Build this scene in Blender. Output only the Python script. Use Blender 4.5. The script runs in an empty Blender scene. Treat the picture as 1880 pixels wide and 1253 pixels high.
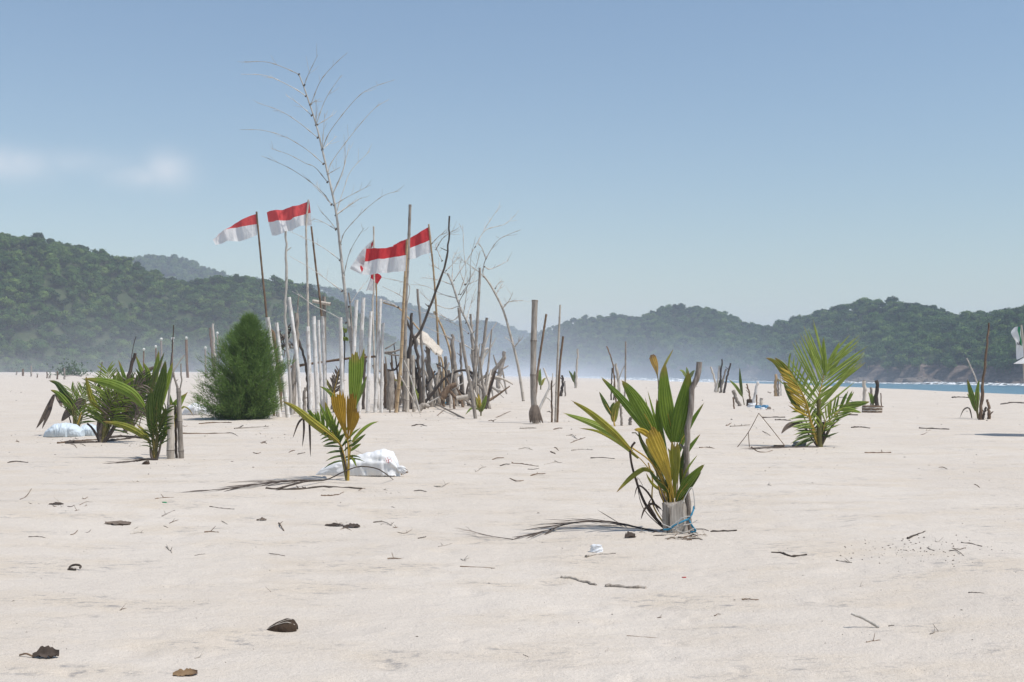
import bpy, math, random
import numpy as np
from mathutils import Vector, Matrix
R = math.radians
random.seed(7)
scene = bpy.context.scene

# ---------------------------------------------------------------- camera
FPX, CX, Y0, CAMH = 2089.0, 940.0, 682.0, 1.5      # focal length in photo pixels, horizon row, eye height
cam_data = bpy.data.cameras.new('camera')
cam = bpy.data.objects.new('camera', cam_data)
scene.collection.objects.link(cam)
cam.location = (0, 0, CAMH)
cam.rotation_euler = (R(90), 0, 0)
cam_data.sensor_width = 36.0
cam_data.lens = 36.0 * FPX / 1880.0
cam_data.shift_y = (Y0 - 626.5) / 1880.0
cam_data.clip_start = 0.05
cam_data.clip_end = 6000
scene.camera = cam

# ---------------------------------------------------------------- world, sun, exposure
SUN_EL = R(63)
SUN_AZ = math.atan2(0.82, -0.42)                    # from +y towards +x: right of and a little behind the camera
sdir = Vector((math.sin(SUN_AZ) * math.cos(SUN_EL), math.cos(SUN_AZ) * math.cos(SUN_EL), math.sin(SUN_EL)))
world = bpy.data.worlds.new('World'); scene.world = world
world.use_nodes = True
nt = world.node_tree; nt.nodes.clear()
def wn(t, **k):
    n = nt.nodes.new(t)
    for a, v in k.items(): setattr(n, a, v)
    return n
sky = wn('ShaderNodeTexSky', sky_type='NISHITA', sun_disc=False, sun_elevation=SUN_EL, sun_rotation=SUN_AZ,
         altitude=0.0, air_density=1.35, dust_density=0.45, ozone_density=3.2)
bg = wn('ShaderNodeBackground'); bg.inputs['Strength'].default_value = 0.100
out = wn('ShaderNodeOutputWorld')
# faint thin cloud puffs low in the sky (direction based, so they stand still when the camera moves)
tc = wn('ShaderNodeTexCoord')
sep = wn('ShaderNodeSeparateXYZ'); nt.links.new(tc.outputs['Generated'], sep.inputs[0])
nz = wn('ShaderNodeTexNoise'); nz.inputs['Scale'].default_value = 22; nz.inputs['Detail'].default_value = 6; nz.inputs['Roughness'].default_value = 0.5
nt.links.new(tc.outputs['Generated'], nz.inputs['Vector'])
def wmath(op, a, b=None, clamp=False):
    n = wn('ShaderNodeMath', operation=op, use_clamp=clamp)
    for i, v in enumerate((a, b)):
        if v is None: continue
        if isinstance(v, (int, float)): n.inputs[i].default_value = v
        else: nt.links.new(v, n.inputs[i])
    return n.outputs[0]
mask = None
for (px, py, rx, ry, amp) in ((18, 303, 66, 26, .85), (308, 314, 40, 28, .85), (250, 324, 55, 20, .6), (150, 300, 90, 22, .4),
                              (-260, 280, 120, 30, .6), (-620, 310, 90, 28, .5), (2300, 330, 110, 26, .4)):
    v = Vector(((px - CX) / FPX, 1, (Y0 - py) / FPX)).normalized()
    # local angular coordinates, small angle
    right = Vector((v.y, -v.x, 0)).normalized(); upv = right.cross(v).normalized()
    d1 = wn('ShaderNodeVectorMath', operation='DOT_PRODUCT'); nt.links.new(tc.outputs['Generated'], d1.inputs[0]); d1.inputs[1].default_value = right * (FPX / rx)
    d2 = wn('ShaderNodeVectorMath', operation='DOT_PRODUCT'); nt.links.new(tc.outputs['Generated'], d2.inputs[0]); d2.inputs[1].default_value = upv * (FPX / ry)
    d3 = wn('ShaderNodeVectorMath', operation='DOT_PRODUCT'); nt.links.new(tc.outputs['Generated'], d3.inputs[0]); d3.inputs[1].default_value = v
    r2 = wmath('ADD', wmath('POWER', wmath('ABSOLUTE', d1.outputs['Value']), 2.0), wmath('POWER', wmath('ABSOLUTE', d2.outputs['Value']), 2.0))
    g = wmath('MULTIPLY', wmath('EXPONENT', wmath('MULTIPLY', r2, -1.0)), amp)
    g = wmath('MULTIPLY', g, wmath('GREATER_THAN', d3.outputs['Value'], 0.5))
    mask = g if mask is None else wmath('MAXIMUM', mask, g)
nfac = wmath('ADD', wmath('MULTIPLY', nz.outputs['Fac'], 1.7), -0.25, True)
mask = wmath('MULTIPLY', mask, nfac, True)
mixc = wn('ShaderNodeMix', data_type='RGBA')
mixc.inputs['B'].default_value = (7.4, 7.5, 7.8, 1)
nt.links.new(mask, mixc.inputs['Factor']); nt.links.new(sky.outputs[0], mixc.inputs['A'])
nt.links.new(mixc.outputs['Result'], bg.inputs['Color'])
nt.links.new(bg.outputs[0], out.inputs['Surface'])

sun_data = bpy.data.lights.new('sun', 'SUN'); sun_data.energy = 4.0; sun_data.angle = R(0.53); sun_data.color = (1.0, 0.955, 0.89)
sun = bpy.data.objects.new('sun', sun_data); scene.collection.objects.link(sun)
sun.location = (20, -10, 60)
sun.rotation_euler = sdir.to_track_quat('Z', 'Y').to_euler()

vs = scene.view_settings
vs.view_transform = 'Standard'; vs.look = 'None'; vs.exposure = 0.18; vs.gamma = 1.0; vs.use_curve_mapping = False
cy = scene.cycles
cy.use_denoising = True; cy.max_bounces = 6; cy.diffuse_bounces = 3; cy.glossy_bounces = 2; cy.transparent_max_bounces = 12
cy.transmission_bounces = 4; cy.volume_bounces = 1; cy.caustics_reflective = False; cy.caustics_refractive = False

# ---------------------------------------------------------------- helpers
def S(t):
    t = np.clip(t, 0, 1); return t * t * (3 - 2 * t)
def vnoise(x, y, seed=0):
    x = np.asarray(x, float); y = np.asarray(y, float)
    xi = np.floor(x).astype(np.int64); yi = np.floor(y).astype(np.int64)
    xf = x - xi; yf = y - yi
    u = xf * xf * (3 - 2 * xf); v = yf * yf * (3 - 2 * yf)
    def h(a, b):
        n = (a * 374761393 + b * 668265263 + seed * 974634777) & 0xffffffff
        n = ((n ^ (n >> 13)) * 1274126177) & 0xffffffff
        return ((n ^ (n >> 16)) & 0xffff) / 65535.0
    return (h(xi, yi) * (1 - u) + h(xi + 1, yi) * u) * (1 - v) + (h(xi, yi + 1) * (1 - u) + h(xi + 1, yi + 1) * u) * v
def fbm(x, y, seed=0, o=4):
    t = 0; a = 1.0; s = 0
    for k in range(o):
        t = t + a * (vnoise(np.asarray(x) * 2 ** k, np.asarray(y) * 2 ** k, seed + k * 17) - 0.5); s += a; a *= 0.5
    return t / s * 2

SH_Y = [-300, 60, 136, 174, 313, 450, 620]
SH_X = [36, 33, 31, 22, 9, -30, -90]
SEA = -1.6
def gz(x, y):
    x = np.asarray(x, float); y = np.asarray(y, float)
    e = x - np.interp(y, SH_Y, SH_X)
    z = -3.4 * S(e / 26.0)
    z = z + 1.3 * S((y - 60) / 230.0) * S((-6 - x) / 70.0)
    near = np.exp(-np.maximum(y, 0) / 60.0)
    z = z + 0.10 * fbm(x / 7.0 + 3, y / 10.0, 1, 3) * (0.4 + 0.6 * near)
    z = z + 0.028 * fbm(x / 0.9, y / 1.5, 5, 3) * near
    return z
def gz1(x, y): return float(gz(x, y))
def G(px, py):                                       # ground point under a photo pixel
    d = FPX * CAMH / max(py - Y0, 2.0)
    for _ in range(12):
        z = gz1((px - CX) / FPX * d, d)
        d = 0.5 * d + 0.5 * FPX * (CAMH - z) / max(py - Y0, 1.0)
    x = (px - CX) / FPX * d
    return Vector((x, d, gz1(x, d)))
def W(px, py, d): return Vector(((px - CX) / FPX * d, d, CAMH + (Y0 - py) / FPX * d))
def crop(x0, y0, s): return lambda X, Y: (x0 + X / s, y0 + Y / s)

COL = scene.collection
def link(o): COL.objects.link(o); return o
def tag(o, label=None, cat=None, group=None, kind=None):
    if label: o['label'] = label
    if cat: o['category'] = cat
    if group: o['group'] = group
    if kind: o['kind'] = kind
    return o
def empty(name, loc, label, cat, group=None):
    o = bpy.data.objects.new(name, None); o.empty_display_size = 0.1; o.location = loc
    return tag(link(o), label, cat, group)
class MB:
    def __init__(s): s.v = []; s.f = []; s.a = []; s.m = []
    def add(s, vs, fs, at=None, mi=0):
        n = len(s.v); s.v += [tuple(q) for q in vs]
        s.f += [tuple(i + n for i in f) for f in fs]
        s.a += (list(at) if at is not None else [(0.5, 0.5, 0.5)] * len(vs))
        s.m += [mi] * len(fs)
    def build(s, name, mats, parent=None, origin=None, smooth=False):
        o0 = Vector(origin) if origin is not None else Vector((0, 0, 0))
        me = bpy.data.meshes.new(name)
        me.from_pydata([(q[0] - o0.x, q[1] - o0.y, q[2] - o0.z) for q in s.v], [], s.f)
        at = me.attributes.new('leaf', 'FLOAT_COLOR', 'POINT')
        at.data.foreach_set('color', [c for q in s.a for c in (q[0], q[1], q[2], 1.0)])
        mats = mats if isinstance(mats, (list, tuple)) else [mats]
        for m in mats: me.materials.append(m)
        if len(mats) > 1: me.polygons.foreach_set('material_index', s.m)
        if smooth: me.polygons.foreach_set('use_smooth', [True] * len(s.f))
        me.update()
        o = link(bpy.data.objects.new(name, me))
        if parent is not None: o.parent = parent
        else: o.location = o0
        return o
def grid_faces(nu, nv, off=0):                       # nv rows of nu verts
    return [(off + j * nu + i, off + j * nu + i + 1, off + (j + 1) * nu + i + 1, off + (j + 1) * nu + i) for j in range(nv - 1) for i in range(nu - 1)]
def np_grid_mesh(name, X, Y, Z, mat, smooth=True):
    nv, nu = X.shape
    me = bpy.data.meshes.new(name)
    co = np.stack([X, Y, Z], -1).reshape(-1, 3).astype(np.float32)
    idx = np.arange(nv * nu).reshape(nv, nu)
    q = np.stack([idx[:-1, :-1], idx[:-1, 1:], idx[1:, 1:], idx[1:, :-1]], -1).reshape(-1, 4)
    me.vertices.add(len(co)); me.vertices.foreach_set('co', co.ravel())
    me.loops.add(q.size); me.loops.foreach_set('vertex_index', q.ravel().astype(np.int32))
    me.polygons.add(len(q)); me.polygons.foreach_set('loop_start', (np.arange(len(q)) * 4).astype(np.int32))
    me.polygons.foreach_set('use_smooth', np.full(len(q), smooth))
    me.update(calc_edges=True); me.validate()
    me.materials.append(mat)
    return link(bpy.data.objects.new(name, me))

# ---------------------------------------------------------------- materials
class NT:
    def __init__(s, name):
        s.mat = bpy.data.materials.new(name); s.mat.use_nodes = True; s.t = s.mat.node_tree; s.t.nodes.clear()
        s.out = s.n('ShaderNodeOutputMaterial')
    def n(s, t, **k):
        o = s.t.nodes.new(t)
        for a, v in k.items(): setattr(o, a, v)
        return o
    def l(s, a, b): s.t.links.new(a, b)
    def noise(s, vec, scale, detail=4, rough=.55):
        o = s.n('ShaderNodeTexNoise'); o.inputs['Scale'].default_value = scale; o.inputs['Detail'].default_value = detail; o.inputs['Roughness'].default_value = rough
        if vec is not None: s.l(vec, o.inputs['Vector'])
        return o.outputs['Fac']
    def ramp(s, fac, stops):
        o = s.n('ShaderNodeValToRGB'); e = o.color_ramp.elements
        while len(e) < len(stops): e.new(0.5)
        for q, (p, c) in zip(e, stops):
            q.position = p; q.color = (c[0], c[1], c[2], 1) if not isinstance(c, (int, float)) else (c, c, c, 1)
        s.l(fac, o.inputs[0]); return o.outputs[0]
    def math(s, op, a, b=None, clamp=False):
        o = s.n('ShaderNodeMath', operation=op, use_clamp=clamp)
        for i, v in enumerate((a, b)):
            if v is None: continue
            if isinstance(v, (int, float)): o.inputs[i].default_value = v
            else: s.l(v, o.inputs[i])
        return o.outputs[0]
    def mix(s, fac, a, b, blend='MIX'):
        o = s.n('ShaderNodeMix', data_type='RGBA', blend_type=blend)
        for k, v in (('Factor', fac), ('A', a), ('B', b)):
            if isinstance(v, (int, float)): o.inputs[k].default_value = v
            elif isinstance(v, tuple): o.inputs[k].default_value = (v[0], v[1], v[2], 1)
            else: s.l(v, o.inputs[k])
        return o.outputs['Result']
    def mapping(s, vec, scale):
        o = s.n('ShaderNodeMapping'); o.inputs['Scale'].default_value = scale; s.l(vec, o.inputs['Vector']); return o.outputs[0]
    def bump(s, h, strength, dist):
        o = s.n('ShaderNodeBump'); o.inputs['Strength'].default_value = strength; o.inputs['Distance'].default_value = dist
        s.l(h, o.inputs['Height']); return o.outputs[0]
    def pbsdf(s, col, rough=.8, normal=None, spec=.3):
        o = s.n('ShaderNodeBsdfPrincipled')
        if isinstance(col, tuple): o.inputs['Base Color'].default_value = (col[0], col[1], col[2], 1)
        else: s.l(col, o.inputs['Base Color'])
        o.inputs['Roughness'].default_value = rough; o.inputs['Specular IOR Level'].default_value = spec
        if normal is not None: s.l(normal, o.inputs['Normal'])
        return o
    def done(s, sh): s.l(sh, s.out.inputs['Surface']); return s.mat

def wood_mat(name, stops, stretch=(22, 22, 2.2), scale=1.0, rough=.85, vary=.35, bump=.5, dist=.006):
    m = NT(name); tcn = m.n('ShaderNodeTexCoord'); oi = m.n('ShaderNodeObjectInfo')
    add = m.n('ShaderNodeVectorMath', operation='ADD'); m.l(tcn.outputs['Object'], add.inputs[0])
    cx = m.n('ShaderNodeCombineXYZ'); sc = m.math('MULTIPLY', oi.outputs['Random'], 37.0)
    for i in range(3): m.l(sc, cx.inputs[i])
    m.l(cx.outputs[0], add.inputs[1])
    v = m.mapping(add.outputs[0], stretch)
    f1 = m.noise(v, scale, 7, .68); f2 = m.noise(add.outputs[0], 3.5, 4); f3 = m.noise(m.mapping(add.outputs[0], (60, 60, 7)), 1.0, 3, .6)
    f = m.math('ADD', m.math('ADD', m.math('MULTIPLY', f1, .55), m.math('MULTIPLY', f3, .25)), m.math('MULTIPLY', f2, .20))
    f = m.math('ADD', m.math('MULTIPLY', m.math('SUBTRACT', f, .5), 1.5), .5)
    c = m.ramp(f, stops)
    val = m.math('ADD', m.math('MULTIPLY', oi.outputs['Random'], vary), 1 - vary / 2)
    hsv = m.n('ShaderNodeHueSaturation'); m.l(c, hsv.inputs['Color']); m.l(val, hsv.inputs['Value'])
    return m.done(m.pbsdf(hsv.outputs[0], rough, m.bump(f1, bump, dist)).outputs[0])
# ---------------------------------------------------------------- the setting
def sand_mat():
    m = NT('sand'); tcn = m.n('ShaderNodeTexCoord'); p = tcn.outputs['Object']
    big = m.noise(m.mapping(p, (.35, .22, 1)), 1.0, 4)
    warm = m.noise(m.mapping(p, (.9, 1.5, 1)), 1.0, 5, .6)
    mid = m.noise(m.mapping(p, (2.2, 3.6, 1)), 1.0, 6, .65)
    ash = m.noise(m.mapping(p, (5.5, 11.0, 1)), 1.0, 7, .78)
    patch = m.noise(m.mapping(p, (1.0, 1.5, 1)), 1.0, 4, .6)
    grain = m.noise(p, 150, 2, .8); g2 = m.noise(p, 55, 3, .7); g3 = m.noise(p, 16, 4, .7)
    c = m.ramp(big, [(.3, (.535, .475, .408)), (.7, (.592, .535, .468))])
    c = m.mix(m.ramp(warm, [(.46, .0), (.66, .8)]), c, (.54, .465, .375))
    c = m.mix(m.ramp(mid, [(.48, .0), (.78, .45)]), c, (.48, .43, .38))
    c = m.mix(m.math('MULTIPLY', m.ramp(ash, [(.52, .0), (.62, .9)]), m.ramp(patch, [(.52, .0), (.62, 1.0)])), c, (.25, .235, .225))
    c = m.mix(m.ramp(g2, [(.32, .30), (.44, .0)]), c, (.42, .37, .32))
    c = m.mix(m.ramp(grain, [(.34, .65), (.44, .0)]), c, (.30, .265, .23))
    c = m.mix(m.ramp(grain, [(.58, .0), (.72, .6)]), c, (.74, .69, .64))
    h = m.math('ADD', m.math('MULTIPLY', g3, .40), m.math('ADD', m.math('MULTIPLY', g2, .20), m.math('ADD', m.math('MULTIPLY', grain, .07), m.math('MULTIPLY', mid, 1.1))))
    return m.done(m.pbsdf(c, .95, m.bump(h, .8, .04), .15).outputs[0])
M_sand = sand_mat()
def build_ground():
    k = np.arange(0, 861)
    ys = np.concatenate([np.linspace(-14, 3.4, 40)[:-1], 3.4 * np.exp(k / 860.0 * math.log(640 / 3.4))])
    t = np.linspace(-1, 1, 561)
    tt = 0.62 * t + 0.9 * t ** 7
    Y, T = np.meshgrid(ys, tt, indexing='ij')
    X = T * (2.6 + 0.82 * np.maximum(Y, 0))
    Z = gz(X, Y)
    # old footprints and wind pits, real relief
    rng = np.random.default_rng(4)
    for _ in range(520):
        y = 4.2 * math.exp(rng.random() * math.log(9)); x = (rng.random() * 2 - 1) * (0.5 * y + .6)
        r = rng.uniform(.04, .13); dp = rng.uniform(.005, .018); a = rng.uniform(.6, 1.5); th = rng.random() * 3.14
        i0, i1 = np.searchsorted(ys, [y - 4 * r, y + 4 * r])
        xs = X[i0:i1]; yy = Y[i0:i1]
        dx = (xs - x) * math.cos(th) + (yy - y) * math.sin(th); dy = -(xs - x) * math.sin(th) + (yy - y) * math.cos(th)
        q = (dx / r) ** 2 + (dy / (r * a)) ** 2
        Z[i0:i1] += -dp * np.exp(-q) + dp * .25 * np.exp(-(np.sqrt(q) - 1.5) ** 2 * 3)
    Z += 0.010 * (1 - np.abs(fbm(X / .9, Y / .16 + 1.2 * fbm(X / .7, Y / .7, 31, 2), 29, 2))) ** 2 * S(fbm(X / 2.2, Y / 2.2, 41, 2) * 2 + .4) * np.exp(-np.maximum(Y, 0) / 18)
    Z += 0.006 * fbm(X / .20, Y / .26, 9, 3) * np.exp(-np.maximum(Y, 0) / 14)
    o = np_grid_mesh('beach_sand', X, Y, Z, M_sand); tag(o, 'pale grey beige beach sand with old footprints', kind='structure')
build_ground()

def sea_mat():
    m = NT('sea'); tcn = m.n('ShaderNodeTexCoord'); p = tcn.outputs['Object']
    n1 = m.noise(m.mapping(p, (.12, .35, 1)), 1.0, 4); n2 = m.noise(m.mapping(p, (.6, 1.5, 1)), 1.0, 4, .65)
    c = m.ramp(n1, [(.3, (.05, .135, .185)), (.7, (.11, .225, .275))])
    c = m.mix(m.ramp(n2, [(.66, .0), (.74, .8)]), c, (.75, .8, .8))
    b = m.pbsdf(c, .3, m.bump(n2, .8, .35), .5)
    return m.done(b.outputs[0])
xs = np.linspace(-420, 1500, 90); ys = np.linspace(-150, 1700, 90)
X, Y = np.meshgrid(xs, ys)
o = np_grid_mesh('sea', X, Y, np.full_like(X, SEA) + .05 * fbm(X / 20, Y / 20, 3), sea_mat()); tag(o, 'blue green sea water of the bay', kind='structure')

def hill_mat(name, rock):
    m = NT(name); tcn = m.n('ShaderNodeTexCoord'); p = tcn.outputs['Object']
    geo = m.n('ShaderNodeNewGeometry'); sp = m.n('ShaderNodeSeparateXYZ'); m.l(geo.outputs['Position'], sp.inputs[0])
    n1 = m.noise(p, .25, 5, .65); n2 = m.noise(m.mapping(p, (.15, .15, .9)), 1.0, 4)
    soil = m.ramp(n1, [(.35, (.03, .05, .02)), (.7, (.07, .085, .04))])
    n3 = m.noise(m.mapping(p, (.5, .5, 1.3)), 1.0, 6, .7); rk = m.ramp(n3, [(.32, (.045, .036, .032)), (.52, (.13, .10, .085)), (.66, (.22, .18, .15)), (.78, (.40, .33, .27))])
    f = m.math('LESS_THAN', m.math('ADD', sp.outputs['Z'], m.math('MULTIPLY', n1, -5.0)), rock - 2.5)
    c = m.mix(f, soil, rk)
    return m.done(m.pbsdf(c, .95, m.bump(n1, 1.0, 1.0), .1).outputs[0])
def foliage_mat(name, stops, sc=1.5, trans=.25):
    m = NT(name); oi = m.n('ShaderNodeObjectInfo'); tcn = m.n('ShaderNodeTexCoord')
    n1 = m.noise(tcn.outputs['Object'], sc, 3)
    f = m.math('ADD', m.math('MULTIPLY', oi.outputs['Random'], .6), m.math('MULTIPLY', n1, .4))
    c = m.ramp(f, stops)
    b = m.pbsdf(c, .7, None, .2); t = m.n('ShaderNodeBsdfTranslucent'); m.l(c, t.inputs[0])
    x = m.n('ShaderNodeMixShader'); x.inputs[0].default_value = trans; m.l(b.outputs[0], x.inputs[1]); m.l(t.outputs[0], x.inputs[2])
    return m.done(x.outputs[0])
M_wood_leaf = foliage_mat('forest_leaf', [(.18, (.020, .055, .016)), (.40, (.045, .105, .026)), (.62, (.085, .165, .036)), (.82, (.16, .235, .055))])

def tree_proto(name, seed, nlobes, leaves, flat):
    rnd = random.Random(seed); mb = MB()
    lob = []
    for i in range(nlobes):
        a = rnd.random() * 6.28; r = rnd.uniform(.05, .36) if i else 0
        lob.append((Vector((math.cos(a) * r, math.sin(a) * r, rnd.uniform(.45, .85) * flat)), rnd.uniform(.18, .34)))
    for i in range(leaves):
        c, r = rnd.choice(lob)
        d = Vector((rnd.gauss(0, 1), rnd.gauss(0, 1), rnd.gauss(.25, .8))).normalized()
        p = c + Vector((d.x, d.y, d.z * .8)) * r * rnd.uniform(.72, 1.12)
        s = rnd.uniform(.035, .085)
        nrm = (d + Vector((rnd.gauss(0, .6), rnd.gauss(0, .6), rnd.gauss(0, .6)))).normalized()
        t = nrm.orthogonal().normalized(); t = Matrix.Rotation(rnd.random() * 6.28, 3, nrm) @ t; b = nrm.cross(t)
        mb.add([p + t * s, p + b * s * .6, p - t * s, p - b * s * .6], [(0, 1, 2, 3)])
    for c, r in lob:                                   # inner mass so that the crown is not see-through everywhere
        for j in range(10):
            d = Vector((rnd.gauss(0, 1), rnd.gauss(0, 1), rnd.gauss(0, 1))).normalized(); t = d.orthogonal().normalized(); b = d.cross(t)
            p = c + d * r * .45; s = r * .5
            mb.add([p + t * s, p + b * s, p - t * s, p - b * s], [(0, 1, 2, 3)])
    for k in range(5):
        a0 = k * 1.2566; a1 = a0 + 1.2566; r = .03
        mb.add([(math.cos(a0) * r, math.sin(a0) * r, -.15), (math.cos(a1) * r, math.sin(a1) * r, -.15), (math.cos(a1) * r * .6, math.sin(a1) * r * .6, .6), (math.cos(a0) * r * .6, math.sin(a0) * r * .6, .6)], [(0, 1, 2, 3)])
    me = bpy.data.meshes.new(name); me.from_pydata(mb.v, [], mb.f); me.materials.append(M_wood_leaf); me.update()
    return bpy.data.objects.new(name, me)
PROTOS = [tree_proto('forest_tree_%d' % i, 50 + i, (6, 8, 5, 7, 9)[i], 420, (1.0, .85, 1.15, .95, 1.0)[i]) for i in range(5)]

def forest_nodes():
    g = bpy.data.node_groups.new('forest', 'GeometryNodeTree')
    g.interface.new_socket('Geometry', in_out='INPUT', socket_type='NodeSocketGeometry')
    g.interface.new_socket('Geometry', in_out='OUTPUT', socket_type='NodeSocketGeometry')
    gi = g.nodes.new('NodeGroupInput'); go = g.nodes.new('NodeGroupOutput')
    j = g.nodes.new('GeometryNodeJoinGeometry')
    for p in PROTOS:
        oi = g.nodes.new('GeometryNodeObjectInfo'); oi.inputs['Object'].default_value = p; oi.inputs['As Instance'].default_value = True
        g.links.new(oi.outputs['Geometry'], j.inputs[0])
    ip = g.nodes.new('GeometryNodeInstanceOnPoints')
    g.links.new(gi.outputs[0], ip.inputs['Points']); g.links.new(j.outputs[0], ip.inputs['Instance']); ip.inputs['Pick Instance'].default_value = True
    def attr(n, t):
        a = g.nodes.new('GeometryNodeInputNamedAttribute'); a.data_type = t; a.inputs['Name'].default_value = n; return a.outputs[0]
    g.links.new(attr('pick', 'INT'), ip.inputs['Instance Index'])
    g.links.new(attr('scl', 'FLOAT_VECTOR'), ip.inputs['Scale'])
    g.links.new(attr('rot', 'FLOAT_VECTOR'), ip.inputs['Rotation'])
    g.links.new(ip.outputs[0], go.inputs[0])
    return g
FOREST = forest_nodes()
def forest(name, label, pts, hs, seed):
    rng = np.random.default_rng(seed); n = len(pts)
    me = bpy.data.meshes.new(name); me.vertices.add(n); me.vertices.foreach_set('co', np.asarray(pts, np.float32).ravel())
    a = me.attributes.new('pick', 'INT', 'POINT'); a.data.foreach_set('value', rng.integers(0, 5, n).astype(np.int32))
    s = np.stack([hs * rng.uniform(.85, 1.3, n), hs * rng.uniform(.85, 1.3, n), hs], -1)
    a = me.attributes.new('scl', 'FLOAT_VECTOR', 'POINT'); a.data.foreach_set('vector', s.astype(np.float32).ravel())
    r = np.zeros((n, 3)); r[:, 2] = rng.random(n) * 6.28
    a = me.attributes.new('rot', 'FLOAT_VECTOR', 'POINT'); a.data.foreach_set('vector', r.astype(np.float32).ravel())
    me.materials.append(M_wood_leaf)
    o = link(bpy.data.objects.new(name, me)); o.modifiers.new('trees', 'NODES').node_group = FOREST
    tag(o, label, 'forest', kind='stuff')

def hill(label, flabel, pr, Dr, Db, zb, rock, seed, spacing, th, tmin=.0):
    pxs = np.linspace(pr[0][0], pr[-1][0], 170)
    yr = np.interp(pxs, [p[0] for p in pr], [p[1] for p in pr])
    dr = np.interp(pxs, [p[0] for p in Dr], [p[1] for p in Dr]); db = np.interp(pxs, [p[0] for p in Db], [p[1] for p in Db])
    zr = np.maximum(CAMH + (Y0 - yr) / FPX * dr - th * .78, zb + .5)
    ts = np.concatenate([np.linspace(0, 1, 46), np.linspace(1.05, 1.7, 12)])
    def height(px, t):
        zrr = np.interp(px, pxs, zr)
        f = np.where(t <= 1, np.clip(t, 0, 1) ** .85, 1 - .8 * S((t - 1) / .8))
        z = zb + (zrr - zb) * f
        w = np.sin(np.clip(t, 0, 1) * math.pi)
        z = z + w * (zrr - zb) * (.22 * fbm(px / 130.0, t * 1.5 + 5, seed, 3) + .10 * fbm(px / 45.0, t * 4, seed + 5, 2))
        if rock: z = z + rock * S(t / .05) * (1 - S((t - .1) / .4)) * (.75 + .5 * fbm(px / 40.0, t * 3, seed + 9, 2))
        return z
    def xyz(px, t):
        D = np.interp(px, pxs, db) * (1 - t) + np.interp(px, pxs, dr) * t
        D = D + 6 * fbm(px / 60.0, t * 2, seed + 3, 2) * (t < .5)
        return (px - CX) / FPX * D, D, height(px, t)
    T, P = np.meshgrid(ts, pxs, indexing='ij')
    X, Y, Z = xyz(P, T)
    o = np_grid_mesh('hill', X, Y, Z, hill_mat('hillside', rock)); tag(o, label, kind='structure')
    rng = np.random.default_rng(seed)
    dm = float(np.mean(dr) + np.mean(db)) / 2
    area = float(np.mean(dr - db)) * 1.1 * (pxs[-1] - pxs[0]) / FPX * dm
    n = int(area / (spacing * .93) ** 2)
    px = rng.uniform(pxs[0], pxs[-1], n); t = rng.uniform(tmin, 1.1, n) ** .9
    x, y, z = xyz(px, t)
    ok = z > ((rock * .35 + zb + .9) + rng.random(n) * 1.6 if rock else -9)
    hs = rng.uniform(.5, 1.0, n) * th * np.where(rng.random(n) < .12, 1.18, .92)
    forest('forest', flabel, np.stack([x, y, z - .3], -1)[ok], hs[ok], seed)
    return n

hill('wooded hillside rising behind the left of the beach', 'dense dark green forest on the near left hillside',
     [(-420, 385), (-200, 400), (0, 424), (60, 432), (100, 440), (150, 452), (200, 461), (260, 478), (295, 499), (322, 515), (380, 507), (432, 502), (490, 511), (560, 521), (620, 545), (700, 600), (770, 655), (840, 690)],
     [(-420, 345), (0, 350), (320, 375), (840, 430)], [(-420, 245), (0, 262), (400, 305), (840, 395)], -.4, 0, 11, 2.5, 4.2)
hill('hazy wooded ridge far behind the flags', 'pale hazy forest on the far middle ridge',
     [(120, 520), (230, 474), (292, 466), (335, 474), (372, 485), (400, 499), (470, 516), (560, 520), (600, 527), (640, 531), (700, 545), (750, 555), (785, 567), (800, 580), (830, 588), (880, 588), (920, 591), (945, 602), (975, 612), (1040, 640), (1120, 680)],
     [(120, 860), (450, 900), (700, 1180), (1120, 1250)], [(120, 700), (450, 740), (700, 960), (1120, 1050)], -1.0, 0, 23, 4.6, 7.0)
hill('wooded headland with rocky foot across the bay', 'green forest covering the headland across the bay',
     [(905, 665), (940, 640), (975, 612), (1010, 600), (1060, 584), (1120, 577), (1170, 581), (1200, 566), (1240, 559), (1300, 564), (1340, 575), (1370, 590), (1400, 596), (1430, 590), (1480, 575), (1530, 560), (1600, 547), (1640, 550), (1720, 562), (1745, 573), (1790, 575), (1830, 572), (1880, 560), (2000, 535), (2250, 520), (2500, 540)],
     [(905, 740), (1100, 640), (1400, 500), (1880, 360), (2500, 330)], [(905, 640), (1000, 560), (1100, 500), (1300, 400), (1450, 330), (1880, 252), (2500, 215)], -2.4, 3.4, 37, 3.0, 4.6)

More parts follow.
